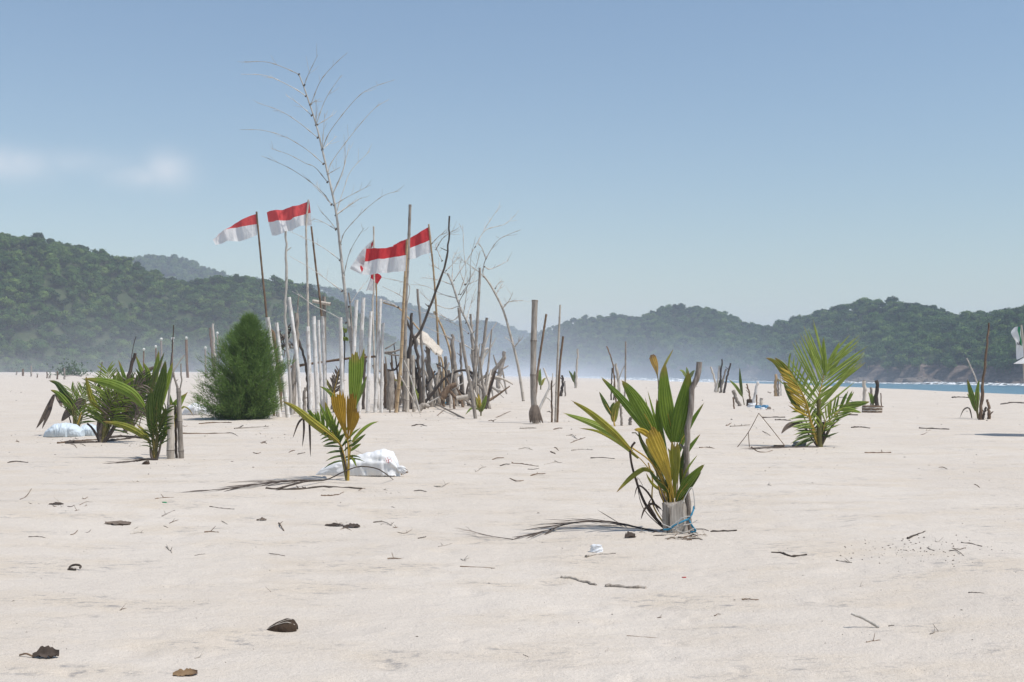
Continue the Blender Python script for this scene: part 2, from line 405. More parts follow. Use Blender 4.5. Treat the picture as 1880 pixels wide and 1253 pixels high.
def foam_mat():
    m = NT('foam'); tcn = m.n('ShaderNodeTexCoord'); n1 = m.noise(tcn.outputs['Object'], .9, 5, .7)
    b = m.pbsdf((.82, .84, .84), .9, m.bump(n1, 1, .4), .1)
    tr = m.n('ShaderNodeBsdfTransparent'); x = m.n('ShaderNodeMixShader')
    m.l(m.ramp(n1, [(.44, 0.0), (.58, 1.0)]), x.inputs[0]); m.l(tr.outputs[0], x.inputs[1]); m.l(b.outputs[0], x.inputs[2])
    return m.done(x.outputs[0])
M_foam = foam_mat()
def wave(label, pts, h, wdt, seed):
    p = np.array(pts, float); n = 160
    s = np.linspace(0, 1, n); q = np.linspace(0, 1, len(p))
    cx_ = np.interp(s, q, p[:, 0]); cy_ = np.interp(s, q, p[:, 1])
    cx_ = cx_ + fbm(s * 14, s * 0, seed, 3) * 2; cy_ = cy_ + fbm(s * 14, s * 0 + 7, seed, 3) * 3
    cr = [(-1, -.1), (-.5, .35), (-.1, 1), (.25, .7), (.6, .2), (1, -.1)]
    tx = np.gradient(cx_); ty = np.gradient(cy_); L = np.hypot(tx, ty); nx = -ty / L; ny = tx / L
    hh = h * (.35 + .9 * np.clip(fbm(s * 9, s * 0 + 3, seed + 2, 3) + .5, 0, 1.2)) * np.minimum(1, 12 * np.minimum(s, 1 - s))
    X = np.stack([cx_ + nx * wdt * a for a, b in cr], -1); Y = np.stack([cy_ + ny * wdt * a for a, b in cr], -1)
    Z = np.stack([SEA + hh * b for a, b in cr], -1)
    tag(np_grid_mesh('breaking_wave', X, Y, Z, M_foam), label, 'wave', 'breakers in the bay', kind='stuff')
def bay(px, D): return ((px - CX) / FPX * D, D)
wave('long white line of surf at the foot of the headland', [bay(2150, 232), bay(1880, 246), bay(1650, 285), bay(1450, 322), bay(1300, 388), bay(1180, 448)], .5, 2.6, 1)
wave('white breakers rolling onto the far beach', [bay(1290, 330), bay(1200, 345), bay(1100, 380), bay(1000, 430)], 1.0, 6, 2)
wave('second row of breakers in the bay', [bay(1330, 290), bay(1230, 300), bay(1130, 320), bay(1040, 370)], .8, 5, 3)
wave('distant breakers below the saddle of the hills', [bay(1200, 430), bay(1100, 470), bay(1000, 500), bay(900, 540)], 1.3, 8, 4)

# the air: even haze over the bay
def box_mesh(name, lo, hi):
    me = bpy.data.meshes.new(name)
    v = [(x, y, z) for z in (lo[2], hi[2]) for y in (lo[1], hi[1]) for x in (lo[0], hi[0])]
    me.from_pydata(v, [], [(0, 2, 3, 1), (4, 5, 7, 6), (0, 1, 5, 4), (2, 6, 7, 3), (0, 4, 6, 2), (1, 3, 7, 5)]); me.update()
    return link(bpy.data.objects.new(name, me))
HAZE = 0.00050
hz = box_mesh('haze', (-1700, -400, -5.2), (1900, 2300, 92))
hm = bpy.data.materials.new('haze'); hm.use_nodes = True; hm.node_tree.nodes.clear()
ho = hm.node_tree.nodes.new('ShaderNodeOutputMaterial'); hv = hm.node_tree.nodes.new('ShaderNodeVolumePrincipled')
hv.inputs['Color'].default_value = (.76, .845, 1.0, 1); hv.inputs['Density'].default_value = HAZE; hv.inputs['Anisotropy'].default_value = 0.0
hm.node_tree.links.new(hv.outputs[0], ho.inputs['Volume']); hz.data.materials.append(hm)
tag(hz, 'thin pale sea haze filling the bay', 'haze', kind='stuff')

# spray drifting off the surf, thick at the water and thinning upwards
def spray(label, lo, hi, dens, hs, seed):
    o = box_mesh('sea_spray', lo, hi)
    m = NT('sea_spray'); tcn = m.n('ShaderNodeTexCoord'); sp = m.n('ShaderNodeSeparateXYZ'); m.l(tcn.outputs['Object'], sp.inputs[0])
    fall = m.math('EXPONENT', m.math('MULTIPLY', sp.outputs['Z'], -1.0 / hs))
    n1 = m.noise(m.mapping(tcn.outputs['Object'], (.018, .008, .09)), 1.0, 3, .5)
    edge = None
    for ax, (a, b, w) in (('X', (lo[0], hi[0], .35)), ('Y', (lo[1], hi[1], .3))):
        L = (b - a) * w
        e1 = m.math('MULTIPLY', m.math('SUBTRACT', sp.outputs[ax], a), 1 / L, True); e2 = m.math('MULTIPLY', m.math('SUBTRACT', b, sp.outputs[ax]), 1 / L, True)
        e = m.math('MULTIPLY', e1, e2); edge = e if edge is None else m.math('MULTIPLY', edge, e)
    d = m.math('MULTIPLY', m.math('MULTIPLY', fall, edge), m.math('MULTIPLY', m.math('POWER', n1, 2.0), dens * 4))
    v = m.n('ShaderNodeVolumePrincipled'); v.inputs['Color'].default_value = (.86, .92, 1.0, 1); m.l(d, v.inputs['Density'])
    m.l(v.outputs[0], m.out.inputs['Volume']); o.data.materials.append(m.mat)
    tag(o, label, 'mist', kind='stuff')
spray('low white sea spray drifting before the forest', (-200, 130, -1), (110, 640, 30), .0070, 5.2, 1)
# ---------------------------------------------------------------- object materials
M_white = wood_mat('white_paint', [(.32, (.26, .23, .20)), (.45, (.55, .52, .485)), (.58, (.73, .71, .685))], (14, 14, 1.6), vary=.16, bump=.6)
M_grey = wood_mat('grey_wood', [(.28, (.10, .085, .07)), (.5, (.27, .235, .20)), (.72, (.43, .385, .335))])
M_pale = wood_mat('pale_wood', [(.28, (.27, .23, .185)), (.5, (.46, .41, .35)), (.74, (.62, .57, .50))])
M_dark = wood_mat('dark_wood', [(.28, (.025, .02, .016)), (.55, (.075, .058, .046)), (.78, (.17, .14, .115))])
M_brown = wood_mat('brown_wood', [(.28, (.06, .04, .027)), (.52, (.16, .105, .066)), (.75, (.32, .235, .16))])
M_tan = wood_mat('tan_bamboo', [(.28, (.20, .125, .065)), (.5, (.42, .30, .175)), (.75, (.60, .48, .32))], (10, 10, 1.0))
M_ring = wood_mat('bamboo_ring', [(.3, (.06, .045, .035)), (.7, (.17, .13, .10))])
M_twig = wood_mat('bleached_twig', [(.3, (.34, .31, .27)), (.55, (.52, .485, .44)), (.75, (.66, .63, .58))], (20, 20, 3))
M_end = wood_mat('cut_end', [(.3, (.03, .022, .018)), (.7, (.12, .095, .075))])

def leaf_mat(name, c0, c1, tip, edge, tipstart=.86, trans=.38, rough=.42, stripe=.45):
    m = NT(name); at = m.n('ShaderNodeAttribute'); at.attribute_name = 'leaf'
    sp = m.n('ShaderNodeSeparateColor'); m.l(at.outputs['Color'], sp.inputs[0])
    v, u, rn = sp.outputs[0], sp.outputs[1], sp.outputs[2]
    tcn = m.n('ShaderNodeTexCoord'); n1 = m.noise(tcn.outputs['Object'], 9, 4, .6); oi = m.n('ShaderNodeObjectInfo')
    f = m.math('ADD', m.math('MULTIPLY', n1, .7), m.math('ADD', m.math('MULTIPLY', rn, .3), m.math('MULTIPLY', oi.outputs['Random'], .15)))
    c = m.ramp(f, [(.3, c0), (.75, c1)])
    w = m.math('ABSOLUTE', m.math('SINE', m.math('MULTIPLY', u, 44.0)))
    c = m.mix(m.math('MULTIPLY', m.ramp(w, [(.0, 1.0), (.3, 0.0)]), stripe), c, edge)
    tv = m.math('ADD', v, m.math('MULTIPLY', m.math('SUBTRACT', n1, .5), .35))
    c = m.mix(m.ramp(tv, [(tipstart - .12, 0.0), (tipstart, .6), (tipstart + .09, 1.0)]), c, tip)
    b = m.pbsdf(c, rough, None, .4); t = m.n('ShaderNodeBsdfTranslucent'); m.l(c, t.inputs[0])
    x = m.n('ShaderNodeMixShader'); x.inputs[0].default_value = trans; m.l(b.outputs[0], x.inputs[1]); m.l(t.outputs[0], x.inputs[2])
    return m.done(x.outputs[0])
L_green = leaf_mat('leaf_green', (.095, .165, .018), (.21, .285, .036), (.32, .22, .06), (.32, .33, .08), .93)
L_dgreen = leaf_mat('leaf_dark_green', (.045, .082, .012), (.105, .15, .025), (.22, .16, .05), (.12, .15, .04), .98)
L_lime = leaf_mat('leaf_lime', (.17, .25, .032), (.34, .41, .085), (.42, .33, .10), (.40, .42, .14), .97)
L_ygreen = leaf_mat('leaf_yellow_green', (.14, .17, .02), (.33, .31, .045), (.30, .19, .06), (.42, .37, .08), .9)
L_yellow = leaf_mat('leaf_yellow', (.36, .26, .03), (.60, .44, .07), (.16, .085, .03), (.34, .26, .03), .93, .42)
L_orange = leaf_mat('leaf_orange', (.26, .15, .015), (.47, .285, .03), (.10, .045, .02), (.18, .11, .015), .9, .4)
L_dead = leaf_mat('leaf_dead', (.10, .075, .058), (.24, .19, .15), (.13, .095, .07), (.06, .045, .035), .95, .12, .8)
L_black = leaf_mat('leaf_withered', (.035, .026, .02), (.095, .07, .055), (.07, .05, .04), (.03, .02, .018), .95, .08, .85)
L_stalk = leaf_mat('leaf_stalk', (.30, .20, .035), (.50, .34, .06), (.4, .3, .06), (.3, .2, .03), 1.3, .05, .5, 0)
L_dstalk = leaf_mat('leaf_stalk_dark', (.07, .06, .02), (.16, .14, .04), (.1, .08, .03), (.1, .08, .03), 1.3, .05, .6, 0)

def cloth_mat(name, col, trans=.35):
    m = NT(name); tcn = m.n('ShaderNodeTexCoord'); n1 = m.noise(tcn.outputs['Object'], 4, 4)
    c = m.mix(m.ramp(n1, [(.35, 0.0), (.75, .35)]), col, tuple(q * .82 for q in col))
    b = m.pbsdf(c, .75, m.bump(m.noise(m.mapping(tcn.outputs['Object'], (1.2, 1.2, .6)), 9, 5, .6), .8, .06), .2); t = m.n('ShaderNodeBsdfTranslucent'); m.l(c, t.inputs[0])
    x = m.n('ShaderNodeMixShader'); x.inputs[0].default_value = trans; m.l(b.outputs[0], x.inputs[1]); m.l(t.outputs[0], x.inputs[2])
    return m.done(x.outputs[0])
M_red = cloth_mat('red_cloth', (.62, .045, .05)); M_redb = cloth_mat('faded_red_cloth', (.72, .10, .10)); M_wcloth = cloth_mat('white_cloth', (.80, .80, .80))
def plain(name, col, rough=.6, spec=.4, sc=8, var=.25, bump=.2, dist=.01):
    m = NT(name); tcn = m.n('ShaderNodeTexCoord'); n1 = m.noise(tcn.outputs['Object'], sc, 4, .6)
    c = m.mix(m.ramp(n1, [(.3, 0.0), (.75, 1.0)]), tuple(q * (1 - var) for q in col), col)
    return m.done(m.pbsdf(c, rough, m.bump(n1, bump, dist), spec).outputs[0])
def sack_mat(name, col):
    m = NT(name); tcn = m.n('ShaderNodeTexCoord'); p = tcn.outputs['Object']
    w = m.n('ShaderNodeTexNoise'); w.noise_type = 'RIDGED_MULTIFRACTAL'; w.inputs['Scale'].default_value = 1.0; w.inputs['Detail'].default_value = 3
    m.l(m.mapping(p, (3.2, 3.2, 7.5)), w.inputs['Vector']); weave = m.noise(m.mapping(p, (90, 90, 90)), 1.0, 1); n1 = m.noise(p, 4, 4)
    c = m.mix(m.ramp(n1, [(.35, 0.0), (.75, .5)]), col, tuple(q * .80 for q in col))
    h = m.math('ADD', m.math('MULTIPLY', w.outputs['Fac'], .8), m.math('MULTIPLY', weave, .05))
    return m.done(m.pbsdf(c, .55, m.bump(h, .85, .03), .35).outputs[0])
M_sack = sack_mat('sack', (.74, .745, .755)); M_sackblue = sack_mat('sack_blue', (.56, .63, .68))
M_rope = plain('blue_rope', (.03, .22, .36), .7); M_string = plain('pale_string', (.55, .53, .50), .8); M_redink = plain('red_print', (.55, .08, .08), .7)
M_husk = plain('coconut_husk', (.075, .05, .034), .9, .2, 25, .55, .9, .01); M_huskin = plain('husk_inside', (.20, .155, .11), .9, .2, 40, .6, .9, .008)
M_bit = plain('beach_bit', (.10, .075, .055), .9, .1, 9, .6); M_plastic = plain('white_plastic', (.78, .80, .82), .35, .5, 6, .12); M_blueplastic = plain('blue_plastic', (.10, .30, .50), .4)
M_knob = plain('pale_cap', (.66, .67, .62), .6); M_green_p = plain('green_cloth', (.05, .33, .16), .7); M_ink = plain('dark_print', (.05, .05, .05), .7)
M_rock = plain('sea_rock', (.20, .165, .14), .95, .2, .8, .6, 1, .3)
M_needle = foliage_mat('casuarina_needle', [(.16, (.022, .050, .012)), (.30, (.050, .105, .022)), (.5, (.13, .21, .05))], 3.2, .3)
M_glass = plain('grey_jar', (.20, .22, .22), .25, .5)

# ---------------------------------------------------------------- shape builders
def smooth_curve(pts, n):
    P = [Vector(p) for p in pts]
    if len(P) == 2: return [P[0].lerp(P[1], i / (n - 1)) for i in range(n)]
    Q = [P[0] * 2 - P[1]] + P + [P[-1] * 2 - P[-2]]
    L = [0]
    for a, b in zip(P, P[1:]): L.append(L[-1] + max((b - a).length, 1e-6))
    out = []
    for i in range(n):
        s = L[-1] * i / (n - 1); k = 0
        while k < len(P) - 2 and s > L[k + 1]: k += 1
        t = (s - L[k]) / (L[k + 1] - L[k]); a, b, c, d = Q[k], Q[k + 1], Q[k + 2], Q[k + 3]
        out.append(0.5 * ((2 * b) + (c - a) * t + (2 * a - 5 * b + 4 * c - d) * t * t + (3 * b - a - 3 * c + d) * t ** 3))
    return out
def ring_frames(C):
    T = [(C[min(i + 1, len(C) - 1)] - C[max(i - 1, 0)]).normalized() for i in range(len(C))]
    n = T[0].orthogonal().normalized(); fr = []
    for t in T:
        n = (n - t * n.dot(t)); n = n.normalized() if n.length > 1e-5 else t.orthogonal().normalized()
        fr.append((n, t.cross(n)))
    return fr
def add_tube(mb, C, rad, sides=8, mi=0, endmi=None, irr=0.0, rnd=random):
    fr = ring_frames(C); vs = []
    ph = rnd.random() * 6
    for i, (c, (a, b)) in enumerate(zip(C, fr)):
        for k in range(sides):
            th = 2 * math.pi * k / sides
            r = rad[i] * (1 + irr * (math.sin(th * 2 + ph + i * .35) * .5 + rnd.uniform(-.5, .5)))
            vs.append(c + a * (math.cos(th) * r) + b * (math.sin(th) * r))
    n = len(C); fs = []
    for i in range(n - 1):
        for k in range(sides):
            k2 = (k + 1) % sides
            fs.append((i * sides + k, i * sides + k2, (i + 1) * sides + k2, (i + 1) * sides + k))
    at = [(i / (n - 1), .5, .5) for i in range(n) for k in range(sides)]
    mb.add(vs, fs, at, mi)
    e = mi if endmi is None else endmi
    mb.add(vs[:sides], [tuple(range(sides))[::-1]], None, e)
    mb.add(vs[-sides:], [tuple(range(sides))], None, e)
def rough_top(mb, C, rad, sides, mi): pass
def bamboo_tube(mb, pts, r0, r1, seg, mi=0, ringmi=1, endmi=2, sides=10, rnd=random, bulge=1.0):
    n = 26; C = smooth_curve(pts, n); L = sum((b - a).length for a, b in zip(C, C[1:]))
    stations = [(0, 1.0)]; s = seg * rnd.uniform(.3, .9)
    marks = []
    while s < L - .02:
        marks.append(s / L); s += seg * rnd.uniform(.85, 1.15)
    def at(t):
        x = max(0, min(1, t)) * (n - 1); i = min(int(x), n - 2); return C[i].lerp(C[i + 1], x - i)
    e = .012 / L + .15 * r0 / L
    ts = [0.0]
    sc = [1.0]
    for q in marks:
        for dt, k in ((-2.2 * e, 1.0), (-.8 * e, 1.09), (0, 1.11), (.8 * e, 1.07), (2.2 * e, .98)):
            ts.append(q + dt); sc.append(1 + (k - 1) * bulge)
        ts.append(q + .45 * seg / L); sc.append(.96)
    z = sorted((t, k) for t, k in zip(ts, sc) if 0 <= t < .995); z.append((1.0, 1.0))
    P = [at(t) for t, _ in z]; rr = [(r0 + (r1 - r0) * t) * k for t, k in z]
    add_tube(mb, P, rr, sides, mi, endmi, .02, rnd)
    # hollow cut top: a dark recessed disc and a rim
    for q in marks:
        c = at(q); tdir = (at(q + .01) - at(q - .01)).normalized(); r = (r0 + (r1 - r0) * q) * (1 + .125 * bulge)
        add_tube(mb, [c - tdir * r * .07, c + tdir * r * .07], [r, r], sides, ringmi, ringmi)

def blade(mb, pts, width, pleats=4, fold=.35, twist=0.0, shape='spear', n=15, rag=.05, mi=0, seed=0, amp=.10):
    rnd = random.Random(seed); C = smooth_curve(pts, n); m = 2 * pleats + 1
    vs = []; at = []
    ends = []
    for j in range(m):
        u = -1 + 2 * j / (m - 1)
        ends.append(1 - (abs(u) ** 1.5) * (.10 if shape == 'fan' else 0) - rnd.random() * (rag if shape == 'fan' else .10 * abs(u) ** .5))
    rr = rnd.random()
    for i in range(n):
        v = i / (n - 1)
        for j in range(m):
            u = -1 + 2 * j / (m - 1)
            t = v * ends[j]; x = t * (n - 1); k = min(int(x), n - 2); c = C[k].lerp(C[k + 1], x - k)
            T = (C[min(k + 1, n - 1)] - C[max(k - 1, 0)]).normalized()
            N0 = Vector((0.12, -1, .15)); N0 = (N0 - T * N0.dot(T))
            N0 = N0.normalized() if N0.length > .05 else T.orthogonal().normalized()
            N0 = Matrix.Rotation(twist, 3, T) @ N0
            Sd = T.cross(N0)
            if shape == 'spear': w = (math.sin(math.pi * min(1, (.06 + .94 * t) ** .8)) ** .75) if t < 1 else 0.0
            elif shape == 'late': w = math.sin(math.pi * min(1, (.03 + .97 * t) ** 1.25)) ** .8
            else: w = .12 + .88 * S(np.float64(t / .72))
            w = float(w) * width / 2
            z = (amp * (1 if j % 2 else -1) * w * 1.2 / pleats * 3) - abs(u) * w * fold
            vs.append(c + Sd * (u * w * math.cos(fold * .6)) + N0 * z); at.append((t, u * .5 + .5, rr))
    mb.add(vs, grid_faces(m, n), at, mi)
def leaflet(mb, p, d, up, L, w, droop, mi=0, rnd=random, n=5):
    d = d.normalized(); side = d.cross(up); side = side.normalized() if side.length > 1e-3 else d.orthogonal().normalized(); nn = side.cross(d).normalized()
    vs = []; at = []; r = rnd.random()
    for i in range(n):
        t = i / (n - 1); c = p + d * (L * t) + Vector((0, 0, -droop * L * t * t))
        ww = w * (.55 + 1.8 * t) * (1 - t) ** .7 if i else w * .4
        ww = max(ww, .0012)
        vs += [c - side * ww - nn * ww * .35, c + nn * ww * .25, c + side * ww - nn * ww * .35]; at += [(t, .05, r), (t, .5, r), (t, .95, r)]
    mb.add(vs, grid_faces(3, n), at, mi)
def pinnate(mb, pts, L, nl, w, ang=45, v0=.2, v1=1.0, droop=.15, lift=.25, mi=0, stalkmi=1, r0=.012, seed=0, prof=None, facing=None, sides=(-1, 1)):
    rnd = random.Random(seed); n = 24; C = smooth_curve(pts, n)
    add_tube(mb, C, [r0 * (1 - .8 * i / (n - 1)) for i in range(n)], 6, stalkmi)
    for sd in sides:
        for q in range(nl):
            v = v0 + (v1 - v0) * (q + rnd.uniform(.2, .8)) / nl; x = v * (n - 1); k = min(int(x), n - 2); c = C[k].lerp(C[k + 1], x - k)
            T = (C[min(k + 1, n - 1)] - C[max(k - 1, 0)]).normalized()
            N0 = Vector(facing or (0.1, -1, .2)); N0 = (N0 - T * N0.dot(T)); N0 = N0.normalized() if N0.length > .05 else T.orthogonal().normalized()
            Sd = T.cross(N0) * sd
            a = R(ang * (1.15 - .55 * v) + rnd.uniform(-5, 5)); d = T * math.cos(a) + Sd * math.sin(a) + N0 * (lift + rnd.uniform(-.12, .12))
            ll = L * (prof(v) if prof else (.55 + .45 * math.sin(math.pi * min(1, .15 + v * .85)))) * rnd.uniform(.86, 1.08)
            leaflet(mb, c, d, N0, ll, w * rnd.uniform(.8, 1.15), droop * rnd.uniform(.3, 1.7), mi, rnd)

# a thing standing in the sand at photo pixel (bx,by); other pixels are read at its depth
class Site:
    def __init__(s, bx, by): s.g = G(bx, by); s.d = s.g.y; s.s = s.d / FPX
    def p(s, px, py, dd=0.0): return W(px, py, s.d + dd)
    def m(s, px): return px * s.s
def P3(site, pts): return [site.p(*q) for q in pts]

def post(name, label, cat, pts, w0, w1, mat, kind='bamboo', group=None, seg=.42, bury=.18, dd=0.0, irr=.10, fork=None, tilt=None):
    """pts: photo pixels from the foot upwards; w0, w1 widths in photo pixels at foot and top"""
    s = Site(*pts[0]); rnd = random.Random(int(pts[0][0] * 7 + pts[-1][1] * 3)); off = Vector((0, dd, 0))
    lean = tilt if tilt is not None else rnd.uniform(-.06, .06)
    P = [s.p(q[0], q[1], (q[2] if len(q) > 2 else 0.0) + lean * s.m(pts[0][1] - q[1])) for q in pts]
    P[0] = s.g.copy()
    dirn = (P[1] - P[0]).normalized(); P = [P[0] - dirn * bury] + P
    mb = MB(); r0, r1 = s.m(w0) / 2, s.m(w1) / 2
    if kind == 'bamboo':
        bamboo_tube(mb, P, r0, r1, seg, rnd=rnd, bulge=.45 if mat is M_white else 1.0); mats = [mat, M_ring if mat is not M_white else M_pale, M_end]
    else:
        n = max(8, 4 * len(P)); C = smooth_curve(P, n); jit = .35 * r0
        C = [c + Vector((rnd.uniform(-1, 1) * jit, rnd.uniform(-1, 1) * jit, 0)) * (1 if i > 1 else .3) for i, c in enumerate(C)]
        rr = [(r0 + (r1 - r0) * i / (n - 1)) * rnd.uniform(.9, 1.1) for i in range(n)]
        add_tube(mb, C, rr, 8, 0, 1, irr, rnd); mats = [mat, M_end]
        for _ in range(fork if fork is not None else (2 if kind == 'wood' else 0)):   # broken side stubs
            i = rnd.randrange(n // 3, n - 1); a = rnd.random() * 6.28
            dv = (Vector((math.cos(a), math.sin(a), rnd.uniform(.3, 1.2)))).normalized()
            ln = r0 * rnd.uniform(2.2, 5); add_tube(mb, [C[i], C[i] + dv * ln * .6, C[i] + dv * ln], [rr[i] * .5, rr[i] * .4, rr[i] * .25], 5, 0, 1, .1, rnd)
    o = mb.build(name, mats, None, s.g, smooth=True); tag(o, label, cat, group)
    return o
# ---------------------------------------------------------------- the flag fence: posts, poles, branches (foot first)
FG = 'white painted fence posts'
def wp(label, pts, w0, w1, mat=M_white): post('fence_post', label, 'post', pts, w0, w1, mat, 'bamboo', FG, seg=.55)
wp('white fence post half hidden behind the casuarina bush', [(493, 768), (478, 604)], 6, 5.5)
wp('white fence post carrying the brown pole of the drooping flag', [(513, 766), (503, 681), (491, 583)], 8.5, 8)
wp('leaning white fence post crossed by a hollow log', [(529, 767), (519, 690), (507, 593)], 8.5, 7.5)
wp('tallest slanting white fence post beside the twiggy sapling', [(553, 766), (544, 650), (530.5, 546)], 8, 7)
wp('white fence post with a cream pole rising from its top', [(571, 760), (568, 680), (565, 600)], 8, 7.5)
wp('white fence post between the cream pole and the thin post', [(583, 764), (579, 660), (576, 581)], 8, 7.5)
wp('thinnest white fence post next to the wooden cross', [(591, 757), (587, 660), (584.5, 588)], 5, 5)
wp('white fence post in front of the wooden cross', [(598, 758), (595, 660), (592, 581)], 7, 6.5)
wp('lone white fence post left of the tall bare bamboo', [(629, 761), (627, 660), (625, 583)], 8, 7)
wp('white fence post just right of the tall bare bamboo', [(647, 759), (650, 645), (654.5, 551)], 7, 7)
wp('white fence post behind the upright green palm leaf', [(659, 759), (664, 612), (667.5, 547)], 7.5, 7)
wp('short white fence post right of the upright palm leaf', [(675, 759), (678, 641), (681, 572)], 7.5, 6)
wp('tall white fence post with a bamboo pole at its back', [(689, 758), (694, 643), (698.6, 549)], 7.5, 6.5)
wp('slim white fence post beside the tall one below the flags', [(700, 758), (702, 641), (704, 593)], 6.5, 4.5)
wp('stubby whitish fence post by the thick tan flagpole', [(748, 757), (748, 659)], 7, 7, M_pale)
wp('greyish white stub post right of the tan flagpole', [(760, 757), (758, 653)], 6.5, 6, M_pale)
wp('white stub post at the foot of the dark snapped pole', [(781, 748), (775, 653)], 7.5, 7)

def pole(label, pts, w0, w1, mat, group='flagpoles of the fence', seg=.5, **k): return post('flagpole', label, 'pole', pts, w0, w1, mat, 'bamboo', group, seg, tilt=k.pop('tilt', 0.0), **k)
pole('dark brown bamboo flagpole of the drooping red and white flag', [(503, 764), (489, 578), (483, 516), (475, 433), (471, 389)], 5, 3.2, M_brown)
pole('smooth cream flagpole standing on a white fence post', [(569, 757), (566, 600), (564, 500), (562, 416), (566.5, 367)], 5.2, 3.4, M_pale)
pole('brown flagpole crossing the wooden cross', [(600, 755), (590, 578), (581, 500), (571.5, 416)], 4.6, 3.4, M_brown)
pole('tan bamboo flagpole of the wide front flag', [(727, 758), (736, 665), (741, 560), (747.5, 440)], 7, 4.5, M_tan, tilt=-.15)
pole('tall dark weathered pole topping all flags', [(742, 756), (745, 560), (749, 479), (753, 376)], 7, 5.2, M_grey)
pole('straw coloured flagpole right of the tall dark pole', [(811, 745), (807, 672), (798, 523), (791, 450), (787, 412)], 5, 3, M_tan)
pole('thin pale pole of the twisted white flag', [(690, 752), (684, 560), (687, 530), (686, 416)], 4, 3, M_pale)
pole('orange brown stick behind the tall white post', [(693, 750), (692, 600), (691, 520)], 3.5, 2.6, M_tan)

def wd(label, pts, w0, w1, mat=M_grey, kind='wood', name='driftwood_post', cat='post', **k): post(name, label, cat, pts, w0, w1, mat, kind, k.pop('group', 'driftwood stakes of the fence'), **k)
wd('grey brown trunk stake behind the slanting white post', [(536, 760), (539, 685), (545, 623), (543, 575)], 10, 7)
wd('forked grey tip branch above the trunk stake', [(541, 757), (545, 640), (546, 575), (548, 552), (549, 540)], 4, 2)
wd('bleached spindly sapling pole with broken twigs', [(536, 762), (527, 640), (524, 581), (525, 518), (526, 456), (524.5, 425)], 6, 4, M_twig, fork=9)
wd('dark slanting prop behind the cream flagpole', [(567, 757), (564, 689), (556, 650), (548, 623)], 6, 4.5, M_dark)
wd('short grey stump between the white posts', [(558, 759), (559, 735), (560, 712)], 7, 5)
wd('wide dark grey board standing in the fence', [(717, 753), (718, 682)], 14, 13, M_grey, fork=0)
wd('thin grey stick leaning out from the slim white post', [(716, 758), (712, 700), (708, 655)], 4, 3)
wd('snapped dark pole rising above the white stub', [(779, 750), (775, 653), (771, 590), (767, 531)], 5.5, 4, M_grey)
wd('rough barked log post right of the white stub', [(791, 748), (789, 690), (786, 636)], 9, 7.5)
wd('bundle stake bound with blue cord', [(804, 746), (804, 700), (804, 684)], 9, 9, M_grey, fork=0)
wd('second stake of the bundle bound with blue cord', [(813, 746), (812, 710), (812, 682)], 8, 7, M_pale, fork=0)
wd('thick splintered post with pointed tip', [(839, 746), (836, 690), (832, 640), (831, 614)], 12, 6)
wd('long grey pole slanting down to the small palm shoot', [(873, 769), (866, 722), (851, 641), (842, 565)], 7, 5, M_grey, 'bamboo')
wd('tall straight grey pole right of the dead branches', [(868, 748), (874, 634), (880, 524), (881, 492)], 6.5, 4.6, M_grey, 'bamboo')
wd('slanting grey pole with a knobbed head', [(866, 740), (871, 720), (884, 658), (894, 584)], 6, 5)
wd('split weathered stake behind the driftwood pile', [(872, 742), (870, 667), (863, 577)], 7, 4.5)
wd('charred stake in the middle of the driftwood pile', [(771, 752), (770, 690), (764, 640), (752, 600), (741, 580)], 8, 4, M_dark)
wd('dark knotted stake behind the tan flagpole', [(752, 752), (752, 660), (755, 600), (756, 575)], 7, 5, M_dark)
wd('black curved branch reaching high above the fence', [(742, 752), (745, 662), (757, 629), (776, 600), (793, 553), (814, 496), (823, 450), (825, 397)], 7, 3, M_dark, name='dead_branch', cat='branch', fork=3)
wd('grey stake with ragged end near the bound bundle', [(822, 744), (818, 690), (819, 655)], 8, 6)
wd('thin grey stake beside the splintered post', [(852, 745), (848, 690), (845, 630)], 5, 4)
wd('curved driftwood trunk at the end of the pile', [(914, 714), (917, 690), (922, 668), (927, 646)], 9, 7, M_grey)
wd('thin crooked stake propping the curved driftwood', [(930, 724), (926, 700), (922, 676)], 3.5, 3, M_grey)
for (lab, a, b, w, m_) in (('low grey stake filling the fence behind the white posts', (610, 752), (612, 690), 6, M_grey), ('dark rotten stake filling the fence gap', (667, 752), (669, 650), 6, M_dark),
                           ('brown rotten plank end behind the slim white post', (708, 750), (707, 668), 8, M_brown), ('short dark stake behind the stub posts', (754, 749), (753, 690), 6, M_dark),
                           ('bleached short stake by the rough barked log', (797, 747), (799, 690), 6, M_pale), ('grey broken stake at the heart of the pile', (826, 742), (824, 680), 7, M_grey),
                           ('bent brown stake beside the knobbed pole', (885, 742), (888, 690), 6, M_brown), ('squat bleached stake under the knobbed pole', (880, 744), (882, 700), 8, M_pale),
                           ('dark squat stake behind the pointed post', (846, 742), (845, 690), 7, M_dark), ('leaning grey stake before the wide board', (731, 757), (727, 700), 5, M_grey)):
    wd(lab, [a, ((a[0] + b[0]) / 2 + 1, (a[1] + b[1]) / 2), b], w, w * .8, m_)

def solid(name, label, cat, segs, mats, origin, group=None, sides=7, irr=.12, smooth=True):
    mb = MB(); rnd = random.Random(len(label) * 13 + int(origin[0] * 100))
    for pts, r0, r1 in segs:
        n = max(6, 4 * len(pts)); C = smooth_curve(pts, n)
        add_tube(mb, C, [(r0 + (r1 - r0) * i / (n - 1)) * rnd.uniform(.9, 1.1) for i in range(n)], sides, 0, len(mats) - 1, irr, rnd)
    o = mb.build(name, mats, None, origin, smooth); tag(o, label, cat, group); return o
